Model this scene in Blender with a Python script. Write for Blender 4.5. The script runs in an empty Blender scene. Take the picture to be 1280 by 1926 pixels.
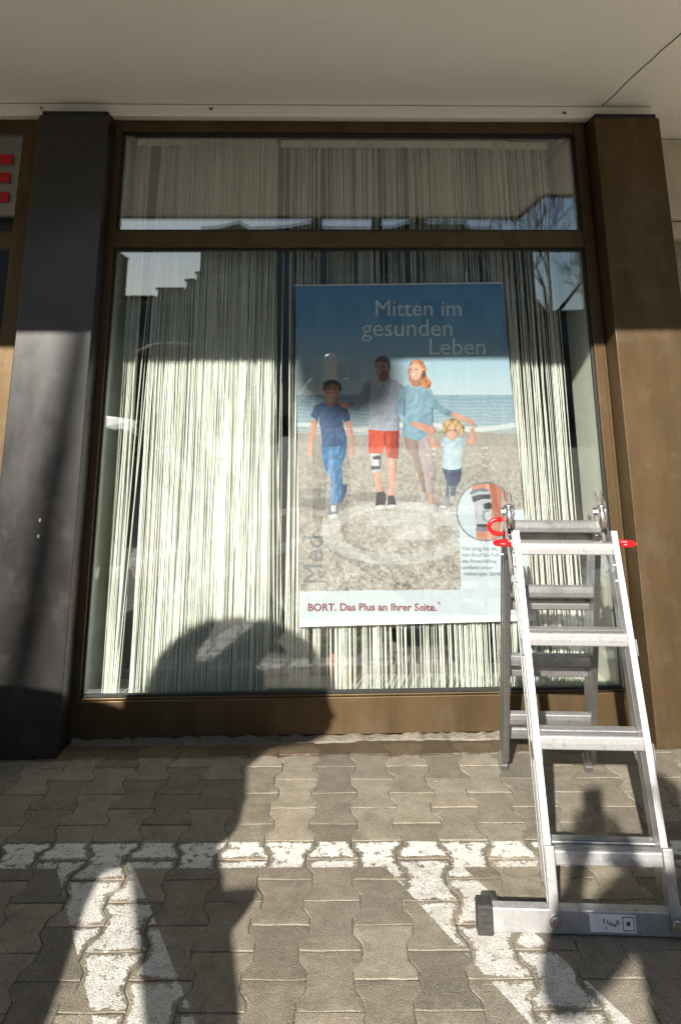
import bpy, bmesh, math, random
import numpy as np
from mathutils import Vector, Matrix

random.seed(7); np.random.seed(7)
R = math.radians
scene = bpy.context.scene
C = scene.collection

# ------------------------------------------------------------------ camera
FPX, PPX, PPY, IW, IH = 1447.0, 640.0, 310.0, 1280.0, 1926.0
CAM_H, CAM_D = 1.42, 3.76
PITCH = math.atan((720 - PPY) / FPX); YAW = -R(1.75); ROLL = -R(0.3)
cam_d = bpy.data.cameras.new('camera'); cam = bpy.data.objects.new('camera', cam_d); C.objects.link(cam)
CM = Matrix.Rotation(YAW, 3, 'Z') @ Matrix.Rotation(math.pi / 2 + PITCH, 3, 'X') @ Matrix.Rotation(ROLL, 3, 'Z')
cam.matrix_world = Matrix.Translation((0, -CAM_D, CAM_H)) @ CM.to_4x4()
cam_d.sensor_fit = 'VERTICAL'; cam_d.sensor_height = 24.0
cam_d.lens = FPX / IH * 24.0
cam_d.shift_y = -(IH / 2 - PPY) / IH
cam_d.shift_x = 0.0
cam_d.clip_start = 0.01; cam_d.clip_end = 2000
scene.camera = cam

# ------------------------------------------------------------------ sky, sun, exposure
SUN = Vector((0.27, 1.0, -0.45))                      # direction the light travels
SUN = Matrix.Rotation(YAW, 3, 'Z') @ SUN
elev = math.atan2(-SUN.z, math.hypot(SUN.x, SUN.y))
azim = math.atan2(-SUN.x, -SUN.y)
world = bpy.data.worlds.new('World'); scene.world = world; world.use_nodes = True
nt = world.node_tree; nt.nodes.clear()
sky = nt.nodes.new('ShaderNodeTexSky'); sky.sky_type = 'NISHITA'; sky.sun_disc = False
sky.sun_elevation = elev; sky.sun_rotation = azim; sky.air_density = 1.0; sky.dust_density = 0.5; sky.ozone_density = 3.0
bg = nt.nodes.new('ShaderNodeBackground'); bg.inputs[1].default_value = 0.052
wo = nt.nodes.new('ShaderNodeOutputWorld')
nt.links.new(sky.outputs[0], bg.inputs[0]); nt.links.new(bg.outputs[0], wo.inputs[0])
sl = bpy.data.lights.new('sun', 'SUN'); sl.energy = 5.0; sl.angle = R(0.55); sl.color = (1.0, 0.94, 0.85)
so = bpy.data.objects.new('sun', sl); C.objects.link(so)
so.rotation_euler = SUN.to_track_quat('-Z', 'Y').to_euler(); so.location = (-6, -20, 12)
scene.view_settings.view_transform = 'Standard'; scene.view_settings.look = 'None'
scene.view_settings.gamma = 1.0; scene.view_settings.use_curve_mapping = False
scene.view_settings.exposure = 1.18
scene.render.engine = 'CYCLES'
scene.cycles.max_bounces = 6; scene.cycles.transparent_max_bounces = 16; scene.cycles.caustics_reflective = False; scene.cycles.caustics_refractive = False
scene.cycles.use_adaptive_sampling = True; scene.cycles.adaptive_threshold = .02
scene.cycles.diffuse_bounces = 3; scene.cycles.glossy_bounces = 3

# ------------------------------------------------------------------ tracing helpers
CO = Vector((0, -CAM_D, CAM_H))
def ray(px, py): return CM @ Vector(((px - PPX) / FPX, -(py - PPY) / FPX, -1))
def P(px, py, y=0.0):
    d = ray(px, py); return CO + d * ((y - CO.y) / d.y)
def G(px, py, z=0.0):
    d = ray(px, py); return CO + d * ((z - CO.z) / d.z)
CMn = np.array(CM); COn = np.array(CO)
def project(pts):
    q = (pts - COn) @ CMn
    return np.stack([PPX + FPX * q[:, 0] / -q[:, 2], PPY - FPX * q[:, 1] / -q[:, 2]], 1)
ZR = Matrix.Rotation(YAW, 3, 'Z')
def cf(X, Z, h=0.0):
    """point given in the paving's own axes: X right, Z metres ahead of the camera, h up"""
    v = ZR @ Vector((X, Z, 0)); return Vector((v.x, v.y - CAM_D, h))

# ------------------------------------------------------------------ mesh helpers
class MB:
    def __init__(s): s.v = []; s.f = []
    def add(s, vs, fs):
        n = len(s.v); s.v += [tuple(v) for v in vs]; s.f += [tuple(i + n for i in f) for f in fs]; return s
    def box(s, x0, x1, y0, y1, z0, z1):
        return s.add([(x0,y0,z0),(x1,y0,z0),(x1,y1,z0),(x0,y1,z0),(x0,y0,z1),(x1,y0,z1),(x1,y1,z1),(x0,y1,z1)],
                     [(0,3,2,1),(4,5,6,7),(0,1,5,4),(1,2,6,5),(2,3,7,6),(3,0,4,7)])
    def beam(s, p0, p1, a, b, ref=(1,0,0)):
        p0 = Vector(p0); p1 = Vector(p1); d = (p1 - p0).normalized(); r = Vector(ref)
        r = (r - d * r.dot(d)).normalized(); u = d.cross(r)
        vs = []
        for p in (p0, p1):
            for i, j in ((-1,-1),(1,-1),(1,1),(-1,1)): vs.append(p + r * (a/2*i) + u * (b/2*j))
        return s.add(vs, [(0,3,2,1),(4,5,6,7),(0,1,5,4),(1,2,6,5),(2,3,7,6),(3,0,4,7)])
    def prism(s, poly, d):
        """poly: 3-D outline, d: extrusion vector"""
        n = len(poly); d = Vector(d)
        vs = [Vector(p) for p in poly] + [Vector(p) + d for p in poly]
        fs = [tuple(range(n)), tuple(range(2*n-1, n-1, -1))] + [(i, i+n, (i+1) % n + n, (i+1) % n) for i in range(n)]
        return s.add(vs, fs)
    def tube(s, path, rad, n=8, cap=True):
        path = [Vector(p) for p in path]; rads = rad if isinstance(rad, (list, tuple)) else [rad] * len(path)
        vs = []; fs = []; prev = None
        for i, p in enumerate(path):
            t = (path[min(i+1, len(path)-1)] - path[max(i-1, 0)]).normalized()
            if prev is None:
                a = Vector((0,0,1)) if abs(t.z) < .9 else Vector((1,0,0)); prev = t.cross(a).normalized()
            prev = (prev - t * prev.dot(t)).normalized(); w = t.cross(prev)
            for k in range(n):
                an = 2*math.pi*k/n; vs.append(p + (prev * math.cos(an) + w * math.sin(an)) * rads[i])
        for i in range(len(path)-1):
            for k in range(n):
                fs.append((i*n+k, i*n+(k+1)%n, (i+1)*n+(k+1)%n, (i+1)*n+k))
        if cap: fs += [tuple(range(n-1,-1,-1)), tuple(range((len(path)-1)*n, len(path)*n))]
        return s.add(vs, fs)
    def build(s, name, mat, parent=None, smooth=False, bevel=0.0, seg=2):
        me = bpy.data.meshes.new(name); me.from_pydata([tuple(v) for v in s.v], [], s.f)
        bm = bmesh.new(); bm.from_mesh(me); bmesh.ops.recalc_face_normals(bm, faces=bm.faces); bm.to_mesh(me); bm.free()
        return obj(name, me, mat, parent, smooth, bevel, seg)
def obj(name, me, mat, parent=None, smooth=False, bevel=0.0, seg=2):
    o = bpy.data.objects.new(name, me); C.objects.link(o)
    if mat is not None:
        for m in (mat if isinstance(mat, (list, tuple)) else [mat]): me.materials.append(m)
    if smooth:
        for p in me.polygons: p.use_smooth = True
    if bevel:
        b = o.modifiers.new('bevel', 'BEVEL'); b.width = bevel; b.segments = seg; b.limit_method = 'ANGLE'; b.angle_limit = R(40)
    if parent is not None: o.parent = parent
    return o
def empty(name, loc=(0,0,0), rz=0.0):
    o = bpy.data.objects.new(name, None); C.objects.link(o); o.location = loc; o.rotation_euler = (0,0,rz); o.empty_display_size = .1; return o
def tag(o, label, cat, group=None):
    o['label'] = label; o['category'] = cat
    if group: o['group'] = group
    return o
def kind(o, k): o['kind'] = k; return o

# ------------------------------------------------------------------ materials
def lin(c):
    return tuple((x/255/12.92 if x/255 <= .04045 else ((x/255+.055)/1.055)**2.4) for x in c)
class NT:
    def __init__(s, name):
        s.m = bpy.data.materials.new(name); s.m.use_nodes = True; s.t = s.m.node_tree; s.t.nodes.clear()
        s.out = s.n('ShaderNodeOutputMaterial')
    def n(s, t, **kw):
        x = s.t.nodes.new(t)
        for k, v in kw.items(): setattr(x, k, v)
        return x
    def l(s, a, b): s.t.links.new(a, b); return s
    def setv(s, sock, v):
        if hasattr(v, 'is_linked') or isinstance(v, bpy.types.NodeSocket): s.l(v, sock)
        else: sock.default_value = v
    def math(s, op, a, b=0.0, c=None, clamp=False):
        x = s.n('ShaderNodeMath', operation=op, use_clamp=clamp); s.setv(x.inputs[0], a); s.setv(x.inputs[1], b)
        if c is not None: s.setv(x.inputs[2], c)
        return x.outputs[0]
    def mix(s, f, a, b, blend='MIX'):
        x = s.n('ShaderNodeMix', data_type='RGBA', blend_type=blend); s.setv(x.inputs[0], f); s.setv(x.inputs[6], a); s.setv(x.inputs[7], b); return x.outputs[2]
    def noise(s, vec, scale, detail=3, rough=.55, dist=0.0):
        x = s.n('ShaderNodeTexNoise'); s.setv(x.inputs['Vector'], vec); x.inputs['Scale'].default_value = scale
        x.inputs['Detail'].default_value = detail; x.inputs['Roughness'].default_value = rough; x.inputs['Distortion'].default_value = dist
        return x.outputs['Fac']
    def ramp(s, f, a, b, lo=0.0, hi=1.0):
        x = s.n('ShaderNodeMapRange', clamp=True); s.setv(x.inputs[0], f); x.inputs[1].default_value = a; x.inputs[2].default_value = b
        x.inputs[3].default_value = lo; x.inputs[4].default_value = hi; return x.outputs[0]
    def pos(s): return s.n('ShaderNodeNewGeometry').outputs['Position']
    def objc(s): return s.n('ShaderNodeTexCoord').outputs['Object']
    def scale(s, vec, sc):
        x = s.n('ShaderNodeVectorMath', operation='MULTIPLY'); s.setv(x.inputs[0], vec); x.inputs[1].default_value = sc; return x.outputs[0]
    def bump(s, h, strength=.2, dist=.01):
        x = s.n('ShaderNodeBump'); s.setv(x.inputs['Height'], h); x.inputs['Strength'].default_value = strength; x.inputs['Distance'].default_value = dist; return x.outputs[0]
    def bsdf(s, color, rough=.6, metal=0.0, normal=None, spec=.5, **kw):
        b = s.n('ShaderNodeBsdfPrincipled'); s.setv(b.inputs['Base Color'], color if not isinstance(color, tuple) else (*color[:3], 1))
        s.setv(b.inputs['Roughness'], rough); s.setv(b.inputs['Metallic'], metal); s.setv(b.inputs['Specular IOR Level'], spec)
        if normal is not None: s.l(normal, b.inputs['Normal'])
        for k, v in kw.items(): s.setv(b.inputs[k.replace('_', ' ')], v)
        return b
    def done(s, sh): s.l(sh.outputs[0] if hasattr(sh, 'outputs') else sh, s.out.inputs[0]); return s.m
def c4(c): return (c[0], c[1], c[2], 1.0)

def simple(name, col, rough=.6, metal=0.0, var=.12, scale=30.0, bump=0.0, spec=.5, **kw):
    t = NT(name); p = t.pos(); n = t.noise(p, scale)
    f = t.ramp(n, .3, .7, 1-var, 1+var)
    x = t.n('ShaderNodeVectorMath', operation='SCALE'); x.inputs[0].default_value = col; t.l(f, x.inputs[3])
    nm = t.bump(t.noise(p, scale*4), bump, .004) if bump else None
    return t.done(t.bsdf(x.outputs[0], rough, metal, nm, spec, **kw))

def coated(name, col, rough, spec, speck=.0, grime=.25, metal=0.0):
    """powder-coated metal sheet with dust, smears and bright nicks"""
    t = NT(name); p = t.pos()
    st = t.noise(t.scale(p, (3, 3, .6)), 2.5, 5, .6)
    fine = t.noise(p, 90, 3, .6)
    f = t.ramp(st, .3, .75, 1-grime, 1+grime*.6)
    x = t.n('ShaderNodeVectorMath', operation='SCALE'); x.inputs[0].default_value = col; t.l(f, x.inputs[3])
    v = t.n('ShaderNodeTexVoronoi', feature='F1'); t.l(t.scale(p, (1, 1, .55)), v.inputs['Vector']); v.inputs['Scale'].default_value = 17.0
    v.inputs['Randomness'].default_value = 1.0
    sp = t.math('LESS_THAN', v.outputs['Distance'], .075)
    pick = t.n('ShaderNodeSeparateColor'); t.l(v.outputs['Color'], pick.inputs[0])
    low = t.ramp(t.n('ShaderNodeSeparateXYZ').outputs[2], 0, 1)
    sep = t.n('ShaderNodeSeparateXYZ'); t.l(p, sep.inputs[0])
    dens = t.ramp(sep.outputs[2], .1, 2.0, speck, speck*.18)
    sp = t.math('MULTIPLY', sp, t.math('LESS_THAN', pick.outputs[0], dens))
    col2 = t.mix(t.math('MULTIPLY', sp, .75), x.outputs[0], (.55, .5, .42, 1))
    dust = t.ramp(t.noise(p, 6, 6, .7), .52, .8, 0, .10)
    col3 = t.mix(dust, col2, (.45, .41, .35, 1))
    rg = t.ramp(t.noise(t.scale(p, (1, 1, .5)), 8, 5, .6), .3, .7, rough-.05, rough+.07)
    nm = t.bump(fine, .035, .002)
    return t.done(t.bsdf(col3, rg, metal, nm, spec))

M = {}
M['brown'] = coated('brown_powder_coat', lin((90, 73, 50)), .50, .35, .22, metal=.66)
M['anthracite'] = coated('anthracite_powder_coat', (.009, .008, .0072), .345, .75, .16)
M['rubber'] = simple('black_gasket_rubber', (.012, .012, .012), .6)
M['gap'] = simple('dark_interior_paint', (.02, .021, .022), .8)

def m_glass(name, tint, ior=1.55):
    t = NT(name)
    ge = t.n('ShaderNodeNewGeometry'); dt = t.n('ShaderNodeVectorMath', operation='DOT_PRODUCT')
    t.l(ge.outputs['Normal'], dt.inputs[0]); t.l(ge.outputs['Incoming'], dt.inputs[1])
    g1 = t.math('SUBTRACT', 1.0, t.math('ABSOLUTE', dt.outputs['Value'])); f0 = ((ior - 1)/(ior + 1))**2
    fr = t.math('ADD', f0, t.math('MULTIPLY', t.math('POWER', g1, 5.0), 1 - f0))      # same reflectance from both sides of the pane
    tr = t.n('ShaderNodeBsdfTransparent'); tr.inputs[0].default_value = c4(tint)
    gl = t.n('ShaderNodeBsdfGlossy'); gl.inputs['Roughness'].default_value = 0.0; gl.inputs[0].default_value = (.95, .98, 1, 1)
    dif = t.n('ShaderNodeBsdfDiffuse'); dif.inputs[0].default_value = (.6, .6, .58, 1)
    p = t.pos()
    smear = t.ramp(t.noise(t.scale(p, (1, 1, .35)), 3.5, 6, .65), .5, .85, .0, .018)
    m0 = t.n('ShaderNodeMixShader'); t.l(fr, m0.inputs[0]); t.l(tr.outputs[0], m0.inputs[1]); t.l(gl.outputs[0], m0.inputs[2])
    m1 = t.n('ShaderNodeMixShader'); t.l(smear, m1.inputs[0]); t.l(m0.outputs[0], m1.inputs[1]); t.l(dif.outputs[0], m1.inputs[2])
    return t.done(m1)
M['glass'] = m_glass('window_glass', (.98, .99, .98), 2.05)
M['glass_clear'] = m_glass('far_window_glass', (.9, .92, .92), 1.5)

def m_soffit():
    t = NT('painted_soffit'); p = t.pos()
    a = t.noise(p, 1.3, 5, .6); b = t.noise(p, 55, 3, .6); s = t.noise(t.scale(p, (1, 3, 1)), 3, 6, .7)
    col = t.mix(t.ramp(a, .3, .7), (.89, .88, .84, 1), (.94, .93, .90, 1))
    col = t.mix(t.ramp(s, .58, .85, 0, .25), col, (.5, .45, .37, 1))
    return t.done(t.bsdf(col, .5, 0, t.bump(t.math('ADD', a, t.math('MULTIPLY', b, .03)), .12, .03), .4))
M['soffit'] = m_soffit()
def m_plaster(name, c1, c2, sc=160, bs=.5):
    t = NT(name); p = t.pos()
    a = t.noise(p, 2.2, 5, .6); b = t.noise(p, sc, 4, .7)
    col = t.mix(t.ramp(a, .3, .7), c4(c1), c4(c2)); col = t.mix(t.ramp(b, .35, .6, .45, 0), col, (.12, .1, .08, 1))
    return t.done(t.bsdf(col, .9, 0, t.bump(b, bs, .01), .2))
M['plaster'] = simple('smooth_beige_plaster', (.62, .56, .45), .85, 0, .08, 12, .1)
M['roughcast'] = m_plaster('roughcast_render', (.42, .36, .27), (.5, .43, .33), 70, .9)
M['mortar'] = m_plaster('mortar_strip', (.12, .105, .082), (.24, .215, .178), 60, .9)

# paving: bay lines in worn road paint, damp strip by the wall
LINE = dict(z0=2.838, z1=2.972)
def paving_coords(t):
    p = t.pos()
    s = t.n('ShaderNodeVectorMath', operation='SUBTRACT'); t.l(p, s.inputs[0]); s.inputs[1].default_value = (0, -CAM_D, 0)
    r = t.n('ShaderNodeVectorRotate', rotation_type='Z_AXIS'); t.l(s.outputs[0], r.inputs['Vector']); r.inputs['Angle'].default_value = -YAW
    q = t.n('ShaderNodeSeparateXYZ'); t.l(r.outputs[0], q.inputs[0])
    return p, q.outputs[0], q.outputs[1]
def line_mask(t, X, Z, j):
    """1 inside the painted lines"""
    Zj = t.math('ADD', Z, j); Xj = t.math('ADD', X, j)
    def band(v, a, b): return t.math('MULTIPLY', t.math('GREATER_THAN', v, a), t.math('LESS_THAN', v, b))
    m = band(Zj, LINE['z0'], LINE['z1'])
    skew = t.math('ADD', Xj, t.math('MULTIPLY', Z, .50))     # hatching runs obliquely towards the wall
    nearer = t.math('LESS_THAN', Z, 2.90)
    for a in (1.545, .545, 2.545, -.455, 3.545, -1.455):
        m = t.math('MAXIMUM', m, t.math('MULTIPLY', band(skew, a, a + .235), nearer))
    return m
def m_paving(name, is_stone):
    t = NT(name); p, X, Z = paving_coords(t)
    oi = t.n('ShaderNodeObjectInfo'); rnd = oi.outputs['Random']
    big = t.noise(p, 1.7, 2, .6); mid = t.noise(p, 14, 4, .68); fin = t.noise(p, 260, 2, .75); fin2 = t.noise(p, 620, 1, .7)
    if is_stone:
        ed = t.n('ShaderNodeAttribute', attribute_name='inner').outputs['Fac']
        col = t.mix(t.ramp(mid, .25, .75), (.175, .148, .108, 1), (.345, .298, .224, 1))
        col = t.mix(t.ramp(big, .35, .7, 0, .5), col, (.235, .215, .18, 1))
        tone = t.math('MULTIPLY', t.ramp(rnd, 0, 1, .70, 1.22), t.ramp(fin, .3, .7, .48, 1.55))
        sc = t.n('ShaderNodeVectorMath', operation='SCALE'); t.l(col, sc.inputs[0]); t.l(tone, sc.inputs[3]); col = sc.outputs[0]
        col = t.mix(t.ramp(fin2, .64, .72, 0, .5), col, (.5, .46, .38, 1))
        spots = t.ramp(t.noise(p, 38, 3, .6), .68, .74, 0, .45)
        col = t.mix(spots, col, (.08, .068, .052, 1))
        col = t.mix(t.ramp(t.noise(p, 5.5, 4, .7, 1.2), .55, .75, 0, .5), col, (.10, .085, .062, 1))
        # paler weathering on the stone's rim
        rimn = t.math('ADD', ed, t.ramp(t.noise(p, 60, 4, .7), .2, .8, -.35, .35))
        rim = t.ramp(rimn, .02, .3, .12, 0)
        col = t.mix(rim, col, (.43, .39, .31, 1))
        chip = t.noise(p, 30, 6, .74); chip2 = t.noise(p, 150, 4, .75)
        wear = t.math('ADD', t.math('MULTIPLY', ed, .95), t.math('ADD', t.ramp(chip, .3, .7, -.70, .70), t.ramp(chip2, .3, .7, -.35, .35)))
        # the lines near the wall are sharper, the oblique ones more scuffed
        far = t.ramp(Z, 2.78, 2.86, .60, .68)
        keep = t.math('GREATER_THAN', wear, far)
        thin = t.ramp(t.noise(p, 190, 5, .8), .38, .52, .15, 1.0)
        thin = t.math('MULTIPLY', thin, t.ramp(t.noise(p, 22, 4, .7), .36, .58, .65, 1.0))
        thin = t.math('MAXIMUM', thin, t.ramp(Z, 2.80, 2.88, 0, .93))
        jit = t.ramp(t.noise(p, 130, 2), .2, .8, -.004, .004)
        lm = t.math('MULTIPLY', t.math('MULTIPLY', line_mask(t, X, Z, jit), keep), thin)
        pw = t.mix(t.ramp(mid, .3, .7), (.86, .85, .81, 1), (.76, .745, .70, 1))
        col = t.mix(t.math('MULTIPLY', lm, .97), col, pw)
        h = t.math('ADD', t.math('MULTIPLY', fin, .55), t.math('MULTIPLY', mid, .6))
        nm = t.bump(h, 1.0, .007)
    else:
        col = t.mix(t.ramp(t.noise(p, 120, 4, .8), .35, .65), (.03, .025, .018, 1), (.20, .172, .13, 1))
        crumbs = t.ramp(t.noise(p, 300, 3, .8), .48, .58, 0, 1)
        area = t.ramp(X, -.75, -.2, .1, .75)  # fewer pale crumbs leftwards: the shaded side's dark joints, put into the colour
        col = t.mix(t.math('MULTIPLY', crumbs, area), col, (.42, .385, .32, 1))
        nm = t.bump(t.noise(p, 170, 4, .8), .9, .008)
    # damp strip along the wall foot
    w = t.math('ADD', Z, t.ramp(t.noise(p, 9, 5, .65), .2, .8, -.035, .035))
    w = t.math('ADD', w, t.math('MULTIPLY', X, .0306))
    sepw = t.n('ShaderNodeSeparateXYZ'); t.l(p, sepw.inputs[0])
    wy = t.math('ADD', sepw.outputs[1], t.ramp(t.noise(p, 9, 5, .65), .2, .8, -.04, .04))
    wet = t.ramp(wy, -.200, -.186, 0, .95)
    dk = t.mix(1.0, col, (.42, .35, .27, 1), 'MULTIPLY')
    col = t.mix(wet, col, dk)
    rg = t.math('SUBTRACT', .88, t.math('MULTIPLY', wet, .35))
    return t.done(t.bsdf(col, rg, 0, nm, .3))
M['paver'] = m_paving('concrete_paving_stone', True)
M['joint'] = m_paving('sand_joint', False)
def m_asphalt():
    t = NT('asphalt'); p = t.pos()
    col = t.mix(t.ramp(t.noise(p, 120, 4, .7), .3, .7), (.035, .034, .033, 1), (.075, .073, .07, 1))
    return t.done(t.bsdf(col, .9, 0, t.bump(t.noise(p, 200), .4, .006), .3))
M['asphalt'] = m_asphalt()

def m_alu(name, base=.62, rough=.36, metal=.85):
    t = NT(name); p = t.objc()
    a = t.noise(t.scale(p, (1, 1, 1)), 18, 6, .7); b = t.noise(t.scale(p, (4, 40, 40)), 14, 3, .6); sm = t.noise(p, 55, 4, .7)
    col = t.mix(t.ramp(a, .3, .7), (base*.72, base*.71, base*.69, 1), (base*1.12, base*1.12, base*1.13, 1))
    col = t.mix(t.ramp(sm, .56, .70, 0, .55), col, (.22, .20, .17, 1))
    col = t.mix(t.ramp(t.noise(p, 160, 3, .7), .62, .70, 0, .6), col, (.85, .85, .84, 1))
    rg = t.ramp(a, .3, .7, rough+.12, rough-.06)
    return t.done(t.bsdf(col, rg, metal, t.bump(t.math('ADD', b, t.math('MULTIPLY', sm, .6)), .06, .003), .5))
M['alu'] = m_alu('brushed_aluminium', .46, .38, .6)
M['alu_side'] = m_alu('dull_aluminium', .38, .34, .9)
M['steel'] = m_alu('zinc_plated_steel', .78, .22, 1.0)
M['red'] = simple('red_plastic', lin((205, 22, 24)), .3, 0, .06, 40)
M['black_rubber'] = simple('dusty_black_rubber', (.028, .027, .026), .75, 0, .35, 60, .3)
M['white_bar'] = simple('white_plastic', (.78, .79, .80), .4, 0, .05)
M['string'] = simple('cream_curtain_thread', (.84, .87, .78), .75, 0, .08, 40, Sheen_Weight=.1)
M['panel'] = simple('pale_green_board', (.60, .64, .54), .6, 0, .05, 6)
M['floor_in'] = simple('grey_display_floor', (.12, .12, .11), .6)
M['leaf'] = simple('houseplant_leaf', (.05, .13, .035), .5, 0, .4, 25)
M['pot'] = simple('terracotta_pot', (.42, .17, .08), .8)
M['letter_red'] = simple('red_vinyl', lin((190, 14, 24)), .45)
M['cord'] = simple('clear_nylon_cord', (.6, .62, .6), .4)

# ------------------------------------------------------------------ ground and paving
def plane(name, x0, x1, y0, y1, z, mat, parent=None):
    return MB().add([(x0,y0,z),(x1,y0,z),(x1,y1,z),(x0,y1,z)], [(0,1,2,3)]).build(name, mat, parent)
kind(plane('ground', -700, 700, -900, 600, -.06, M['asphalt']), 'structure')

pav = plane('pavement', -14, 14, -16, 3.86, 0, M['joint'])
for v in pav.data.vertices: v.co.z = 0
pav.location = (0, -CAM_D, -.0024); pav.rotation_euler = (0, 0, YAW); kind(pav, 'structure')
def stone_mesh(j=.0024, seed=0, rough=True):
    rs = random.Random(seed)
    wf, ww, a = .0815 - j, .0585 - j, .1 - j
    prof = [(ww, 0.0), (ww, .030), (wf, .066), (wf, a)]
    right = [(w, -y) for w, y in reversed(prof)] + [(w, y) for w, y in prof[1:]]
    out = right + [(-w, y) for w, y in [(w, y) for w, y in reversed(right)]]
    # chipped, uneven outline
    fine = []
    for i in range(len(out)):
        p, q = out[i], out[(i+1) % len(out)]; fine.append(p)
        if abs(q[0]-p[0]) > .1: fine += [(p[0] + (q[0]-p[0])*f, p[1] + (q[1]-p[1])*f) for f in (.25, .5, .75)]
    out = [(x + rs.uniform(-.0018, .0018), y + rs.uniform(-.0018, .0018)) for x, y in fine]
    n = len(out)
    def inset(d):
        r = []
        for i in range(n):
            p0 = Vector(out[i-1]); p = Vector(out[i]); p1 = Vector(out[(i+1) % n])
            e0 = (p - p0).normalized(); e1 = (p1 - p).normalized()
            n0 = Vector((-e0.y, e0.x)); n1 = Vector((-e1.y, e1.x)); m = (n0 + n1); m = m / max(.4, m.length_squared) * 2 * .5 * 1.0
            q = p + m * d * (1.0 if m.length < 1.6 else .8); r.append((q.x, q.y))
        return r
    i1, i2 = inset(.003), inset(.034)
    vs = [(x, y, -.03) for x, y in out] + [(x, y, -.0012 + rs.uniform(-.0006, .0003)) for x, y in out] + [(x, y, -.0004) for x, y in i1] + [(x, y, rs.uniform(-.0004, .0006)) for x, y in i2]
    fs = []
    for k in range(3):
        for i in range(n): fs.append((k*n+i, k*n+(i+1) % n, (k+1)*n+(i+1) % n, (k+1)*n+i))
    # two-piece cap so that the waisted outline fills cleanly
    fs.append(tuple(range(3*n, 4*n)))
    return vs, fs, [0.0]*n + [0.0]*n + [.18]*n + [1.0]*n
stone_me = []
for k in range(6):
    vs, fs, att = stone_mesh(seed=k)
    me = bpy.data.meshes.new('paving_stone'); me.from_pydata(vs, [], fs)
    at = me.attributes.new('inner', 'FLOAT', 'POINT'); at.data.foreach_set('value', att)
    me.materials.append(M['paver']); stone_me.append(me)
rest_v, rest_f, rest_a = [], [], []
rs = random.Random(3)
def wall_limit(x): return 3.76 - .085 + .0306 * x
for c in range(-48, 49):
    X = .105 + .14 * c
    for r in range(-24, 20):
        Z = 2.48 + .2 * r + (.1 if c % 2 else 0)
        lim = wall_limit(X)
        if Z - .1 > lim - .02: continue
        near = 1.95 < Z and abs(X) < 1.62
        sz = 1.0
        Ztop = Z + .1
        if near:
            o = bpy.data.objects.new('paving_stone', rs.choice(stone_me)); C.objects.link(o); o.parent = pav
            o.location = (X + rs.uniform(-.0012, .0012), Z + rs.uniform(-.0012, .0012), .0024 + rs.uniform(-.0007, .0009))
            o.rotation_euler = (rs.uniform(-.005, .005), rs.uniform(-.006, .006), rs.uniform(-.011, .011) + (math.pi if rs.random() < .5 else 0))
        else:
            vs, fs, att = stone_mesh(seed=0); n = len(rest_v); dz = rs.uniform(-.001, .001)
            rest_v += [(x + X, y + Z, z + dz + .0024) for x, y, z in vs]; rest_f += [tuple(i+n for i in f) for f in fs]; rest_a += att
me = bpy.data.meshes.new('paving_stone_field'); me.from_pydata(rest_v, [], rest_f)
at = me.attributes.new('inner', 'FLOAT', 'POINT'); at.data.foreach_set('value', rest_a)
o = obj('paving_stone_field', me, M['paver'], pav); kind(o, 'stuff')

# ------------------------------------------------------------------ shop building
XL, XR = -.985, 1.315            # glass edges of the big window
ZB, ZT0, ZT1, ZT2 = .155, 2.053, 2.138, 2.647
ZTOP, ZSOF = 2.705, 2.775
YF = -.04                        # frame face
shop = empty('shop_building', (0, 0, 0))
tag(shop, 'shop front with brown and anthracite metal cladding under a pale overhanging soffit', 'shop')
# soffit: deep overhang, stepping back on the right
YE, YS = -2.60, -1.80                                   # soffit edge: main part, short part on the right
def mirrored(px_, py_, dist):
    d = ray(px_, py_); p = CO + d * ((dist - CO.y) / d.y); return Vector((p.x, -p.y, p.z))
XE, XS = mirrored(975, 403, -YE).x, mirrored(1022, 360, -YS).x
sof = [(-7, .05), (-7, YE), (XE, YE), (XS, YS), (7, YS), (7, .9), (1.72, .9), (1.72, .05)]
s_ = MB().prism([(x, y, ZSOF) for x, y in sof], (0, 0, .42)).build('canopy', M['soffit'], shop, bevel=.006)
lip = MB()
for a, b in (((-7, YE), (XE, YE)), ((XE, YE), (XS, YS)), ((XS, YS), (7, YS))):
    lip.beam((a[0], a[1] - .012, ZSOF + .2), (b[0], b[1] - .012, ZSOF + .2), .44, .02, (0, 0, 1))
lip.build('fascia', M['anthracite'], s_)
# fine crack across the soffit on the right
cr = [P(1132, 203, -.12)] ; 
a0 = Vector((P(1132, 206, -.1).x, -.1, ZSOF - .0015)); gz = G(1280, 62, ZSOF - .0015)
crk = []
for i in range(15):
    f = i / 14; p = a0.lerp(gz + (gz - a0) * .6, f); crk.append(p + Vector((random.uniform(-.006, .006), random.uniform(-.006, .006), 0)))
MB().tube(crk, .0022, 5).build('crack', M['gap'], s_)
MB().box(-7, 1.71, -.10, .06, ZTOP + .004, ZSOF - .002).build('cornice_strip', M['soffit'], shop, bevel=.008)
for q, (a, b) in enumerate(((78, 203), (397, 204), (1060, 212))):
    c = P(a, b, -.105); c.z = min(c.z, ZSOF - .006); mb = MB(); rr = random.Random(q)
    for k in range(5): mb.tube([c + Vector((rr.uniform(-.012, .012), rr.uniform(-.004, .0), rr.uniform(-.008, .006))) for _ in range(4)], .0012, 4)
    kind(mb.build('cobweb', M['gap'], shop), 'stuff')
MB().box(-7, 7, -2.3, 9, ZSOF + .423, 6.4).build('upper_storey_wall', M['plaster'], shop)
MB().box(-7, -5, .0, 9, 0, ZTOP).build('end_wall', M['plaster'], shop)

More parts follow.
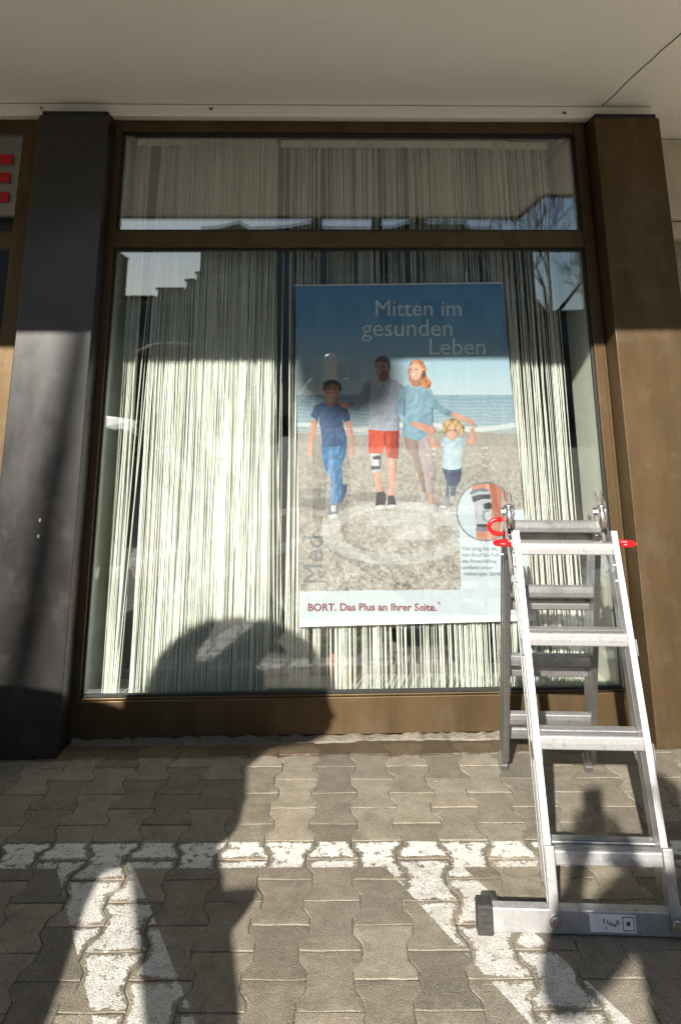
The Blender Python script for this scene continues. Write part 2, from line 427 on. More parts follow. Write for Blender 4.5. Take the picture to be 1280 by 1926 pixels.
# pillars
def pillar(x0, x1, mat, y=-.175):
    p = MB().box(x0, x1, y, .05, -.02, ZTOP - .02).build('pillar', mat, shop, bevel=.004)
    MB().box(x0 + .012, x1 - .012, y + .01, .04, ZTOP - .019, ZTOP + .003).build('cap_strip', M['gap'], p)
    return p
pl = pillar(-1.358, -1.018, M['anthracite']); pl['label'] = 'anthracite clad pillar left of the window'
pr = pillar(1.372, 1.70, M['brown']); pr['label'] = 'brown clad pillar right of the window'

# recess beyond the right pillar
MB().box(1.72, 6.9, .62, .8, 0, 2.197).build('roughcast_wall', M['roughcast'], shop)
MB().box(1.72, 6.9, .50, .8, 2.20, 2.297).build('lintel', M['plaster'], shop, bevel=.006)
MB().box(1.72, 6.9, .44, .8, 2.303, ZSOF - .003).build('beam', M['plaster'], shop, bevel=.006)
MB().box(1.62, 1.715, .052, .9, 0, ZTOP).build('return_wall', M['brown'], shop)
mo = MB(); rr = random.Random(8); rows = []; NM = 110
for i in range(NM + 1):
    xx = -1.0 + 2.70*i/NM; e = rr.uniform(-.006, .005) + .008*math.sin(xx*5); hgt = max(.002, .012 + rr.uniform(-.007, .005))
    rows += [(xx, -.072 + e - .014, -.02), (xx, -.072 + e, hgt*.45), (xx, -.056 + e*.3, hgt), (xx, YF - .002, hgt + .004)]
mo.add(rows, [(i*4+k, i*4+k+1, i*4+k+5, i*4+k+4) for i in range(NM) for k in range(3)])
mo.build('mortar_strip', M['mortar'], shop, smooth=False)

# main window
win = empty('window', (0, 0, 0)); win.parent = shop
FO_L, FO_R = -1.035, 1.37
def frame(x0, x1, z0, z1, name='frame', y0=YF, y1=.03, mat='brown', b=.0025):
    return MB().box(x0, x1, y0, y1, z0, z1).build(name, M[mat], win, bevel=b)
frame(FO_L, XL - .0, .0, ZTOP, 'jamb'); frame(XR, FO_R, .0, ZTOP, 'jamb')
frame(XL + .001, XR - .001, ZT2, ZTOP - .001, 'head_rail', YF + .002)
frame(XL + .001, XR - .001, ZT1 - .085 + .002, ZT1, 'transom', YF + .002)
frame(XL + .001, XR - .001, .012, ZB - .008, 'bottom_panel', YF + .003)
frame(XL + .001, XR - .001, ZB - .0075, ZB, 'sill_bead', YF + .012)
# thin glazing beads, raised reveal lines along the jambs
for x in (FO_L + .012, FO_R - .016):
    frame(x, x + .004, .02, ZTOP - .01, 'jamb_bead', YF - .006, YF - .0005, b=0)
def gasket(x0, x1, z0, z1):
    g = MB(); w = .009
    g.box(x0, x0 + w, YF + .02, -.002, z0, z1); g.box(x1 - w, x1, YF + .02, -.002, z0, z1)
    g.box(x0 + w, x1 - w, YF + .02, -.002, z0, z0 + w); g.box(x0 + w, x1 - w, YF + .02, -.002, z1 - w, z1)
    g.build('gasket', M['rubber'], win)
gasket(XL + .0005, XR - .0005, ZB + .0005, ZT0 - .0005); gasket(XL + .0005, XR - .0005, ZT1 + .0005, ZT2 - .0005)
def pane(x0, x1, z0, z1, y, th=.012, tilt=0.0, parent=None, mat='glass'):
    # the inner face is a touch out of true, which doubles the reflections slightly
    e = .0013
    return MB().add([(x0,y,z0),(x1,y,z0),(x1,y+th+e,z0),(x0,y+th,z0),(x0,y,z1),(x1,y,z1),(x1,y+th+e*2,z1),(x0,y+th+e,z1)],
                    [(0,3,2,1),(4,5,6,7),(0,1,5,4),(1,2,6,5),(2,3,7,6),(3,0,4,7)]).build('pane', M[mat], parent or win)
for z0, z1, k in ((ZB, ZT0, 0), (ZT1, ZT2, 1)):
    pane(XL + .001, XR - .001, z0 + .001, z1 - .001, .001)

# display space behind the glass
disp = empty('display_space', (0, .03, 0)); disp.parent = shop; disp.location = (0, 0, 0)
MB().box(XL - .04, XL - .001, .031, .34, .0, 2.7).build('side_panel', M['panel'], disp)
MB().box(XR + .001, XR + .04, .031, .34, .0, 2.7).build('side_panel', M['panel'], disp)
MB().box(-6.5, 1.6, .35, 4.5, .0, .145).build('inner_floor', M['floor_in'], disp)
MB().box(XL - .001, XR + .001, .032, .349, .06, .105).build('display_floor', M['panel'], disp)
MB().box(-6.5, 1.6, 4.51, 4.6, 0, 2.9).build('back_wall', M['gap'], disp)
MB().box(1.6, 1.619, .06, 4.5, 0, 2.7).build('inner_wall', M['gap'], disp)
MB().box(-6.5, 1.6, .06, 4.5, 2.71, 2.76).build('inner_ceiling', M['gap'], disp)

# neighbouring window at the left with a red letter on the glass
win2 = empty('window', (-1.5, 0, 0)); win2.parent = shop; win2.location = (0, 0, 0)
def f2(x0, x1, z0, z1, name, y0=YF): return MB().box(x0, x1, y0, .03, z0, z1).build(name, M['brown'], win2, bevel=.0025)
f2(-1.478, -1.362, 0, ZTOP, 'jamb'); f2(-4.2, -4.1, 0, ZTOP, 'jamb')
f2(-4.1, -1.479, ZT2, ZTOP - .001, 'head_rail', YF + .002); f2(-4.1, -1.479, ZT0, ZT1, 'transom', YF + .002); f2(-4.1, -1.479, .0, ZB, 'bottom_panel', YF + .003)
MB().box(-5, -4.2, YF, .05, 0, ZTOP).build('clad_panel', M['anthracite'], shop, bevel=.003)
for z0, z1 in ((ZB, ZT0), (ZT1, ZT2)):
    q = pane(-4.099, -1.48, z0 + .001, z1 - .001, .001, parent=win2)
# letter E: three bars and a stem
zs = [P(12, 300, .0).z, P(12, 334, .0).z, P(10, 371, .0).z]
le = MB(); xr = [P(25, 300).x, P(20, 334).x, P(17, 371).x]
for z, x in zip(zs, xr): le.box(x - .30, x, -.006, -.0015, z - .026, z + .026)
le.box(min(xr) - .36, min(xr) - .302, -.006, -.0015, min(zs) - .026, max(zs) + .026)
le.build('letter', M['letter_red'], win2)

# ------------------------------------------------------------------ string curtains
def curtain(bands, yc, label, ztop=2.655, zbot=.112, seed=1, wm=1.0):
    """bands: (x0, x1, strings per metre)"""
    rr = random.Random(seed); x0 = min(b[0] for b in bands); x1 = max(b[1] for b in bands)
    root = empty('string_curtain', ((x0 + x1)/2, yc, .15)); tag(root, label, 'curtain', 'string curtains in the shop window')
    mb = MB(); off = Vector(root.location)
    for a, b, dens in bands:
        for i in range(int((b - a) * dens)):
            x = rr.uniform(a, b); y = yc + rr.gauss(0, .010); w = rr.uniform(.0012, .0032)*wm
            lean = rr.gauss(0, .006) + (rr.gauss(0, .045) if rr.random() < .16 else 0)
            zt = ztop; segs = 7; ph = rr.uniform(0, 6.28); path = []
            zb = zbot + abs(rr.gauss(0, .006))
            for k in range(segs + 1):
                f = k / segs
                path.append(Vector((x + lean * f + .0035 * math.sin(ph + f * 6), y + .004 * math.cos(ph * 2 + f * 4), zt + (zb - zt) * f)) - off)
            mb.tube(path, w, 3, False)
    kind(mb.build('thread', M['string'], root, smooth=True), 'stuff')
    MB().box(x0 - off.x, x1 - off.x, -.007, .007, ztop - off.z - .035, ztop - off.z).build('header_tape', M['string'], root)
    return root
def X(px, py, y=.11): return P(px, py, y).x
xa = [X(px, 950) for px in (212, 240, 250, 262, 300, 508, 514, 540, 552, 1000, 1020, 1072, 1088)]
curtain([(xa[0], xa[1], 420), (xa[3], xa[4], 330), (xa[4], xa[5], 760)], .115, 'dense cream string curtain hanging left of the poster', seed=2, wm=1.25)
curtain([(xa[3] + .02, xa[5], 820)], .20, 'third cream string curtain deepest in the window at the left', seed=11, wm=1.7)
curtain([(xa[4] - .01, xa[5], 820)], .165, 'second cream string curtain close behind the dense one at the left', seed=5, wm=1.5)
curtain([(xa[5] + .02, xa[8], 110), (xa[8], xa[9], 190)], .130, 'cream string curtain with dark gaps hanging behind the poster', seed=3)
curtain([(X(945, 900), xa[10], 200), (xa[10], xa[12], 185)], .150, 'loose cream string curtain hanging right of the poster', seed=4)

# ------------------------------------------------------------------ poster
YP = .082
cor = [P(555, 537, YP), P(943, 532, YP), P(1003, 1160, YP), P(564, 1172, YP)]     # TL TR BR BL
NX, NY = 330, 520
def srgb(c): return np.array(lin(c))
def poly_mask(x, y, pts):
    m = np.zeros(x.shape, bool); n = len(pts); j = n - 1
    for i in range(n):
        xi, yi = pts[i]; xj, yj = pts[j]
        if yi != yj:
            m ^= ((yi > y) != (yj > y)) & (x < (xj - xi) * (y - yi) / (yj - yi) + xi)
        j = i
    return m
us, vs_ = np.meshgrid(np.linspace(0, 1, NX), np.linspace(0, 1, NY)); u = us.ravel(); v = vs_.ravel()
cn = [np.array(c) for c in cor]
W = ((1-u)*(1-v))[:, None]*cn[0] + (u*(1-v))[:, None]*cn[1] + (u*v)[:, None]*cn[2] + ((1-u)*v)[:, None]*cn[3]
px = project(W); x, y = px[:, 0], px[:, 1]
# gentle curl of the hanging sheet
W[:, 1] += .008*np.sin(u*5.0)*v + .006*(v-.5)**2
rng = np.random.default_rng(4)
def field(k, seed):
    """smooth random field over the sheet"""
    r = np.random.default_rng(seed); g = r.random((int(NY/k)+3, int(NX/k)+3)); yy = np.clip(vs_*(NY/k), 0, None); xx = us*(NX/k)
    i = yy.astype(int); j = xx.astype(int); fy = yy-i; fx = xx-j; fy = fy*fy*(3-2*fy); fx = fx*fx*(3-2*fx)
    return ((g[i, j]*(1-fx)+g[i, j+1]*fx)*(1-fy)+(g[i+1, j]*(1-fx)+g[i+1, j+1]*fx)*fy).ravel()
fA, fB, fC = field(2.0, 1), field(4.5, 2), field(15, 3)
def grad(yv, stops):
    ys = [s[0] for s in stops]; cs = np.array([srgb(s[1]) for s in stops])
    return np.stack([np.interp(yv, ys, cs[:, k]) for k in range(3)], 1)
col = grad(y, [(530, (78, 164, 240)), (560, (92, 178, 246)), (620, (124, 192, 240)), (670, (164, 204, 226)), (720, (192, 216, 228)), (742, (200, 220, 228)),
               (744, (142, 172, 192)), (765, (158, 184, 200)), (800, (172, 194, 204)), (816, (190, 200, 204)),
               (822, (172, 168, 160)), (900, (176, 171, 162)), (1120, (172, 168, 160))])
sea = (y > 743) & (y < 818)
st = field(2.2, 9); wave = np.sin(y*.9 + 4*field(20, 8)) * .5 + st
col[sea] *= (0.86 + .26*np.clip(wave[sea], 0, 1.2))[:, None]
foam = sea & (y > 795) & (np.abs(y - (803 + 5*np.sin(x*.03))) < 3 + 3*fB); col[foam] = srgb((222, 228, 230))
grav = y >= 817 + 3*np.sin(x*.021) - (x-560)*.012
g_amp = np.interp(y, [817, 900, 1110], [.16, .38, .62])
col[grav] = (srgb((178, 172, 163))[None]*(1 + g_amp[grav, None]*((fA[grav]-.5)*1.5 + (fB[grav]-.5)*1.0)[:, None]))
for cx, cy, rx, ry, s in ((600, 948, 58, 14, .62), (585, 925, 30, 8, .72), (690, 935, 42, 10, .66), (770, 938, 30, 6, .7), (820, 950, 28, 5, .72)):
    d = ((x-cx)/rx)**2 + ((y-cy)/ry)**2; w = np.clip(1.3-d, 0, 1)*grav; col *= (1 - w*(1-s)*(.6+.8*fB))[:, None]
def blend(mask, c, a):
    global col
    col[mask] = col[mask]*(1-a) + srgb(c)[None]*a*(.92 + .16*fA[mask])[:, None]
# painted ring and plus on the beach
d1 = ((x-742)/140)**2 + ((y-1003)/60)**2; d0 = ((x-744)/106)**2 + ((y-1000)/43)**2
blend((d1 < 1) & (d0 > 1) & grav, (226, 232, 234), .32)
blend(poly_mask(x, y, [(700, 962), (865, 962), (862, 990), (688, 990)]) & grav, (228, 233, 235), .34)
blend(poly_mask(x, y, [(755, 945), (815, 945), (820, 1015), (735, 1015)]) & grav & ~poly_mask(x, y, [(700, 962), (865, 962), (862, 990), (688, 990)]), (228, 233, 235), .34)
def Zt(pts): return [(570 + a/3.657, 650 + b/3.657) for a, b in pts]
def shape(pts, c, shade=.18, var=.10, dirx=1.0, fold=0.0):
    q = Zt(pts); m = poly_mask(x, y, q)
    if not m.any(): return
    xs = [p[0] for p in q]; x0, x1 = min(xs), max(xs); t = (x[m]-x0)/max(1e-3, x1-x0)
    k = 1.06 + shade*(.5 - t)*2*dirx + var*(fB[m]-.5)*2.6 + var*(fA[m]-.5)*1.2 - .30*np.abs(2*t-1)**3
    k = k + .10*np.clip(1 - np.abs(t - .34)/.22, 0, 1)
    if fold: k = k + fold*.55*(field(7, 31)[m] - .5)*2; k = k + fold*np.sin((x[m]*.34 + y[m]*.22) + 11*fC[m])*(.2+1.3*fB[m])
    col[m] = srgb(c)[None]*np.clip(k, .2, 2)[:, None]
SK = (214, 160, 138); SKD = (176, 120, 100)
# boy
shape([(255,960),(300,955),(300,1000),(275,1070),(240,1090),(250,1040)], (84, 98, 124))
shape([(125,690),(300,685),(295,740),(265,840),(272,940),(248,1085),(180,1090),(185,1000),(190,920),(150,850),(130,760)], (92, 138, 184), .28, .12, 1, .22)
shape([(178,1092),(235,1092),(242,1160),(225,1188),(180,1188),(172,1150)], (120, 128, 145)); shape([(172,1165),(242,1162),(225,1188),(180,1190)], (225, 228, 230))
shape([(190,1100),(222,1098),(226,1140),(195,1145)], (214, 216, 220))
shape([(60,505),(100,520),(90,590),(65,660),(55,720),(65,770),(45,770),(28,740),(35,660),(42,590)], SK, .2)
shape([(285,525),(325,515),(345,600),(350,680),(355,740),(335,775),(312,760),(318,700),(325,650),(300,600)], SK, .2)
shape([(165,370),(225,370),(245,420),(190,440),(150,410)], SKD)
shape([(52,485),(75,415),(120,395),(150,395),(190,425),(230,400),(270,405),(305,430),(327,510),(285,527),(270,500),(280,560),(300,640),(297,688),(230,694),(125,702),(130,640),(115,560),(110,480),(100,522)], (78, 104, 146), .2, .12, 1, .16)
shape([(142,300),(150,350),(165,385),(190,402),(220,395),(243,360),(252,300)], (206, 156, 138), .2)
shape([(150,318),(180,316),(184,326),(152,328)], (120, 86, 78)); shape([(200,316),(236,318),(234,328),(200,326)], (120, 86, 78)); shape([(176,364),(210,362),(202,371),(184,372)], (206, 176, 166)); shape([(186,328),(198,328),(202,350),(184,350)], (190, 136, 118))
shape([(130,285),(140,255),(165,243),(190,234),(228,240),(256,258),(267,292),(256,318),(240,306),(222,314),(200,302),(172,312),(150,310),(140,318)], (74, 60, 54), .1, .35)
# man
shape([(478,868),(535,868),(540,950),(556,1012),(515,1012),(490,940)], SK, .3); shape([(578,775),(640,780),(645,880),(625,1000),(622,1035),(582,1030),(590,960),(578,850)], SK, .3)
shape([(592,795),(630,795),(628,830),(598,828)], (232, 186, 168))
shape([(505,1010),(560,1005),(572,1040),(562,1108),(530,1118),(496,1108),(500,1060)], (42, 43, 48)); shape([(496,1102),(562,1098),(560,1112),(530,1120),(496,1112)], (225, 228, 230))
shape([(582,1030),(625,1030),(642,1100),(620,1114),(578,1110)], (42, 43, 48)); shape([(578,1100),(642,1096),(640,1106),(620,1115),(578,1112)], (225, 228, 230))
shape([(448,572),(660,580),(655,780),(575,770),(560,680),(545,745),(450,740)], (212, 86, 56), .25, .1, 1, .12); shape([(552,590),(562,590),(566,690),(556,690)], (150, 54, 38)); shape([(600,600),(660,590),(655,780),(605,772)], (166, 58, 42))
shape([(460,745),(535,740),(538,850),(520,875),(475,872),(464,810)], (198, 202, 208)); shape([(478,762),(532,755),(534,780),(480,786)], (58, 62, 72)); shape([(466,830),(535,826),(530,850),(470,856)], (70, 74, 84))
shape([(480,795),(500,785),(520,795),(522,818),(500,832),(482,820)], (226, 228, 232)); shape([(524,780),(536,780),(537,830),(526,830)], (66, 70, 80))
shape([(245,388),(330,395),(335,437),(290,432),(250,412)], SK)
shape([(512,205),(585,190),(592,228),(560,255),(518,240)], SKD)
shape([(410,290),(430,250),(500,222),(540,258),(590,222),(650,245),(690,275),(680,300),(650,350),(645,420),(660,480),(662,582),(560,588),(443,577),(455,500),(450,440),(450,370),(440,400),(380,442),(320,437),(308,420),(330,390),(380,350)], (186, 193, 208), .22, .08, 1, .08)
shape([(410,290),(430,250),(470,236),(460,330),(450,370),(440,400),(380,442),(320,437),(308,420),(330,390),(380,350)], (150, 160, 174), .1, .1, 1, .15); shape([(630,330),(652,345),(645,420),(662,480),(662,582),(620,584)], (150, 160, 180))
shape([(492,130),(540,105),(585,122),(597,160),(587,195),(562,218),(530,216),(504,192),(494,160)], (196, 144, 124), .3)
shape([(500,170),(530,178),(560,172),(575,185),(562,218),(530,217),(506,196)], (160, 116, 102)); shape([(510,180),(532,181),(528,188),(514,187)], (226, 210, 202)); shape([(500,140),(522,138),(522,146),(502,148)], (90, 62, 56)); shape([(538,140),(562,138),(562,147),(540,147)], (90, 62, 56)); shape([(522,140),(532,140),(534,166),(518,166)], (172, 118, 102))
shape([(490,135),(495,95),(530,68),(572,74),(600,110),(602,158),(588,160),(580,125),(545,108),(505,118)], (66, 62, 64), -.3, .3)
# woman
shape([(810,1010),(850,1010),(852,1070),(805,1078)], (178, 170, 170)); shape([(862,1015),(896,1015),(892,1092),(864,1092)], SK); shape([(862,1092),(915,1088),(924,1146),(870,1158)], (196, 196, 198))
shape([(685,622),(800,650),(880,600),(897,700),(882,800),(907,900),(902,1017),(850,1022),(835,900),(800,760),(805,850),(842,1000),(832,1022),(800,930),(760,800),(700,700)], (190, 176, 176), .1, .08, 1, .06)
shape([(690,630),(790,655),(795,740),(830,900),(842,1000),(832,1022),(800,930),(760,800),(705,700)], (160, 138, 130))
shape([(750,222),(806,218),(818,270),(770,290),(738,268)], SKD)
shape([(680,285),(720,268),(775,292),(830,268),(880,300),(905,360),(960,420),(1028,460),(1015,492),(950,472),(892,425),(897,500),(892,560),(855,600),(800,658),(740,642),(680,622),(685,540),(680,490),(660,470),(648,400),(655,330)], (132, 168, 186), .16, .08, 1, .12)
shape([(655,440),(690,492),(748,528),(735,548),(676,515),(652,480)], (150, 184, 198)); shape([(690,360),(704,360),(700,490),(690,480)], (98, 130, 150)); shape([(880,420),(893,430),(895,520),(882,540)], (98, 132, 152))
shape([(742,518),(830,538),(900,556),(916,590),(880,622),(850,602),(800,578),(738,546)], SK, .1)
shape([(1022,450),(1110,490),(1160,508),(1197,562),(1150,548),(1100,518),(1013,485)], SK, .1)
shape([(718,175),(738,112),(780,93),(822,108),(846,160),(842,200),(884,258),(870,290),(848,298),(818,288),(800,240),(760,230),(735,258),(726,240)], (196, 128, 84), .15, .5)
shape([(720,155),(752,122),(800,130),(818,178),(800,222),(770,242),(740,226),(722,192)], (230, 182, 160), -.15); shape([(740,193),(768,194),(762,203),(746,202)], (240, 226, 220)); shape([(728,160),(748,158),(748,166),(730,167)], (110, 78, 66)); shape([(766,158),(790,160),(788,168),(766,166)], (110, 78, 66)); shape([(822,170),(838,180),(834,222),(818,215)], (92, 62, 48))
# child
shape([(955,845),(1086,836),(1082,920),(1052,980),(1046,1037),(1010,1037),(1016,980),(1002,960),(1000,1042),(974,1042),(985,950)], (84, 98, 122), .2, .15, 1, .15)
shape([(970,1046),(1006,1042),(1012,1108),(982,1118),(935,1102)], (150, 154, 160)); shape([(1010,1034),(1046,1034),(1052,1076),(1016,1086)], (170, 172, 176)); shape([(935,1100),(985,1106),(982,1120),(940,1110)], (236,236,238))
shape([(870,620),(890,625),(905,675),(940,662),(947,692),(890,713),(868,690)], SK, .1); shape([(1120,645),(1150,640),(1145,570),(1170,558),(1196,650),(1170,670),(1120,684)], SK, .1)
shape([(940,650),(985,624),(1020,658),(1060,630),(1122,640),(1122,682),(1092,690),(1087,780),(1082,846),(1010,857),(948,842),(965,760),(965,690),(945,692)], (186, 208, 220), .12, .08, 1, .08)
shape([(982,570),(1000,546),(1045,546),(1064,590),(1050,632),(1020,652),(990,627)], (226, 176, 154), .12)
shape([(1000,580),(1016,578),(1016,586),(1002,588)], (96, 72, 64)); shape([(1034,578),(1050,580),(1050,588),(1034,586)], (96, 72, 64)); shape([(1012,612),(1038,611),(1032,619),(1018,619)], (196, 120, 108))
shape([(952,588),(960,540),(975,516),(1020,497),(1070,508),(1108,560),(1104,600),(1074,610),(1056,562),(1026,545),(1000,560),(986,602),(966,608)], (200, 164, 116), .1, .5)
# white text panel, foot band
pan = poly_mask(x, y, [(862, 965), (1010, 960), (1010, 1200), (868, 1200), (867, 1110), (555, 1116), (555, 1200), (870, 1200), (867, 1110)])
pan = ((x > 862 + (y-960)*.03) & (y > 958)) | (y > 1113 - (x-560)*.013)
col[pan] = srgb((214, 226, 234))[None]*(1 + .05*(field(6, 12)[pan]-.5))[:, None]
# round inset: knee brace on a leg
dc = np.hypot((x-912)/1.0, (y-962)/1.02); ins = dc < 54
col[ins] = srgb((206, 220, 230)); col[(dc >= 52) & (dc < 55)] = srgb((128, 136, 144))
def Zi(pts): return [(840 + a/5.333, 880 + b/5.333) for a, b in pts]
def ishape(pts, c, var=.06):
    m = poly_mask(x, y, Zi(pts)) & (dc < 52); col[m] = srgb(c)[None]*(1 + var*2*(fB[m]-.5))[:, None]
ishape([(260,150),(700,150),(700,730),(300,730),(290,600),(280,400),(240,260)], (208, 142, 116)); ishape([(420,130),(700,150),(720,560),(520,560),(450,420)], (188, 112, 86)); ishape([(380,140),(420,140),(460,520),(440,720),(400,720)], (226, 170, 148))
ishape([(225,250),(250,220),(330,205),(410,210),(440,300),(445,420),(440,540),(400,635),(300,630),(290,560),(292,440),(268,350)], (190, 198, 208))
ishape([(225,250),(250,220),(330,205),(410,210),(418,235),(330,235),(235,268)], (120, 126, 136)); ishape([(245,290),(330,262),(428,262),(438,312),(350,312),(262,348)], (66, 70, 78))
ishape([(360,360),(440,340),(446,410),(372,412)], (56, 58, 66)); ishape([(345,480),(365,430),(405,415),(445,425),(446,520),(400,545),(360,520)], (150, 158, 170)); ishape([(372,480),(390,440),(440,430),(446,515),(400,530)], (206, 210, 218))
ishape([(292,560),(400,562),(436,545),(420,592),(300,600)], (70, 74, 82)); ishape([(295,600),(412,598),(402,636),(300,632)], (130, 136, 146))
gy = col.mean(1, keepdims=True); col = np.clip((col*.96 + gy*.04)*.60*np.array([[.99, 1.0, 1.02]]), 0, 1)
poster = empty('poster', tuple((cor[2] + cor[3])/2)); tag(poster, 'large printed poster of a family walking on a beach, hanging behind the glass', 'poster')
OFF = Vector(poster.location)
me = bpy.data.meshes.new('printed_sheet')
back = W.copy(); back[:, 1] += .0012
idx = lambda i, j: j*NX + i
faces = [(idx(i, j), idx(i, j+1), idx(i+1, j+1), idx(i+1, j)) for j in range(NY-1) for i in range(NX-1)]
me.from_pydata((W - np.array(OFF)).tolist(), [], faces)
ca = me.color_attributes.new('print', 'FLOAT_COLOR', 'POINT'); ca.data.foreach_set('color', np.concatenate([col, np.ones((len(col), 1))], 1).astype(np.float32).ravel())
def m_print():
    t = NT('poster_print'); a = t.n('ShaderNodeAttribute', attribute_name='print')
    p = t.pos(); nm = t.bump(t.noise(t.scale(p, (6, 1, 1)), 3, 3, .5), .25, .02)
    return t.done(t.bsdf(a.outputs['Color'], .5, 0, nm, .35))
sheet = obj('printed_sheet', me, m_print(), poster, smooth=True)
sd = sheet.modifiers.new('thickness', 'SOLIDIFY'); sd.thickness = .0008; sd.offset = -1
# hanging rail at the foot, bar at the top, cords
def pp(a, b, off=0.0): return P(a, b, YP + off) - OFF
MB().beam(pp(562, 1173), pp(1005, 1161), .026, .014, (0, 0, 1)).build('bottom_rail', M['white_bar'], poster, bevel=.004)
MB().beam(pp(553, 537), pp(945, 532), .006, .006, (0, 0, 1)).build('top_rail', M['white_bar'], poster)
for pa in ([(554, 537), (575, 528), (598, 468)], [(938, 532), (928, 525), (890, 455)]):
    MB().tube([pp(a, b, -.002) for a, b in pa], .0016, 5).build('hanging_cord', M['cord'], poster)
def lettering(txt, x0, y0, x1, mat, bold=0.0, rot=0.0, off=-.003, name='lettering', sx=1.0):
    """print: a line of text on the sheet from (x0,y0) to a width that ends at x1"""
    cu = bpy.data.curves.new('t', 'FONT'); cu.body = txt; cu.size = 1.0; cu.offset = bold; cu.resolution_u = 4
    ob_ = bpy.data.objects.new('t', cu); C.objects.link(ob_); bpy.context.view_layer.update()
    m = bpy.data.meshes.new_from_object(ob_.evaluated_get(bpy.context.evaluated_depsgraph_get()))
    bpy.data.objects.remove(ob_)
    xs = [q.co.x for q in m.vertices]; w = max(xs) - min(xs); mn = min(xs); k = (x1 - x0) / w * 1.0
    ca_, sa_ = math.cos(rot), math.sin(rot)
    pts = [(x0 + ((q.co.x - mn)*ca_*k - q.co.y*k*sx*(-sa_)*1.0), y0 - (q.co.y*k*sx*ca_) - (q.co.x - mn)*k*sa_) if not rot else
           (x0 - q.co.y*k*sx, y0 - (q.co.x - mn)*k) for q in m.vertices]
    arr = np.array([tuple(P(a, b, YP)) for a, b in pts])
    # follow the sheet's curl
    top = np.array(cor[0])[2]; bot = np.array(cor[3])[2]; vv = (top - arr[:, 2])/(top - bot); xl_ = cn[0][0] + (cn[3][0] - cn[0][0])*vv; xr_ = cn[1][0] + (cn[2][0] - cn[1][0])*vv; uu = (arr[:, 0] - xl_)/(xr_ - xl_)
    for i, q in enumerate(m.vertices):
        q.co = Vector(arr[i]) - OFF; q.co.y += .008*math.sin(uu[i]*5.0)*vv[i] + .006*(vv[i]-.5)**2 + off*.8
    return obj(name, m, mat, poster)
t_white = simple('pale_print', lin((206, 222, 234)), .5); t_mar = simple('maroon_print', lin((112, 34, 58)), .5); t_gr = simple('grey_print', lin((92, 104, 118)), .5); t_med = simple('warm_grey_print', lin((96, 102, 108)), .5)
lettering('Mitten im', 706, 594, 867, t_white, 0); lettering('gesunden', 680, 632, 850, t_white, 0); lettering('Leben', 807, 667, 912, t_white, 0)
lettering('BORT. Das Plus an Ihrer Seite.', 579, 1149, 821, t_mar, .026); lettering('\u00ae', 822, 1137, 828, t_mar)
for i, (s, x1) in enumerate((('Von jung bis alt,', 934), ('von Kopf bis Fu\u00df', 936), ('die Produktlinie', 932), ('umfasst unser', 926), ('vielseitiges Sortiment', 962))):
    lettering(s, 866 + i*1.0, 1034.5 + i*11.8, x1, t_gr, .010)
lettering('Med', 607, 1096, 607 + 88, t_med, 0, rot=1, sx=1.0)

# ------------------------------------------------------------------ plant behind the glass
def houseplant(x, yy, label, seed=0, h=.30):
    rr = random.Random(seed); root = empty('potted_plant', (x, yy, .106)); tag(root, label, 'plant')
    prof = [(.045, 0), (.062, .09), (.068, .09), (.068, .105), (.055, .105), (.05, .08)]
    n = 14; vs = [(r*math.cos(2*math.pi*k/n), r*math.sin(2*math.pi*k/n), z) for r, z in prof for k in range(n)]
    fs = [(i*n+k, i*n+(k+1) % n, (i+1)*n+(k+1) % n, (i+1)*n+k) for i in range(len(prof)-1) for k in range(n)] + [tuple(range(n)), tuple(range((len(prof)-1)*n, len(prof)*n))]
    MB().add(vs, fs).build('pot', M['pot'], root, smooth=False)
    for k in range(16):
        a = rr.uniform(0, 6.28); L = rr.uniform(.12, h); d = Vector((math.cos(a), math.sin(a)*.45, 0)); mb = MB(); rows = []
        for i in range(6):
            f = i/5; c = d*(L*.75*f) + Vector((0, 0, .09 + L*(f*1.25 - f*f*.75))); w = .022*math.sin(math.pi*min(.97, f*.9+.08)); s = Vector((-d.y, d.x, 0)).normalized()
            rows += [c - s*w, c + Vector((0, 0, -.006*f)), c + s*w]
        mb.add(rows, [q for i in range(5) for q in ((i*3, i*3+1, i*3+4, i*3+3), (i*3+1, i*3+2, i*3+5, i*3+4))]).build('leaf', M['leaf'], root, smooth=True)
    return root
houseplant(P(640, 1240, .24).x, .24, 'leafy green potted plant behind the threads under the poster', 1, .24)

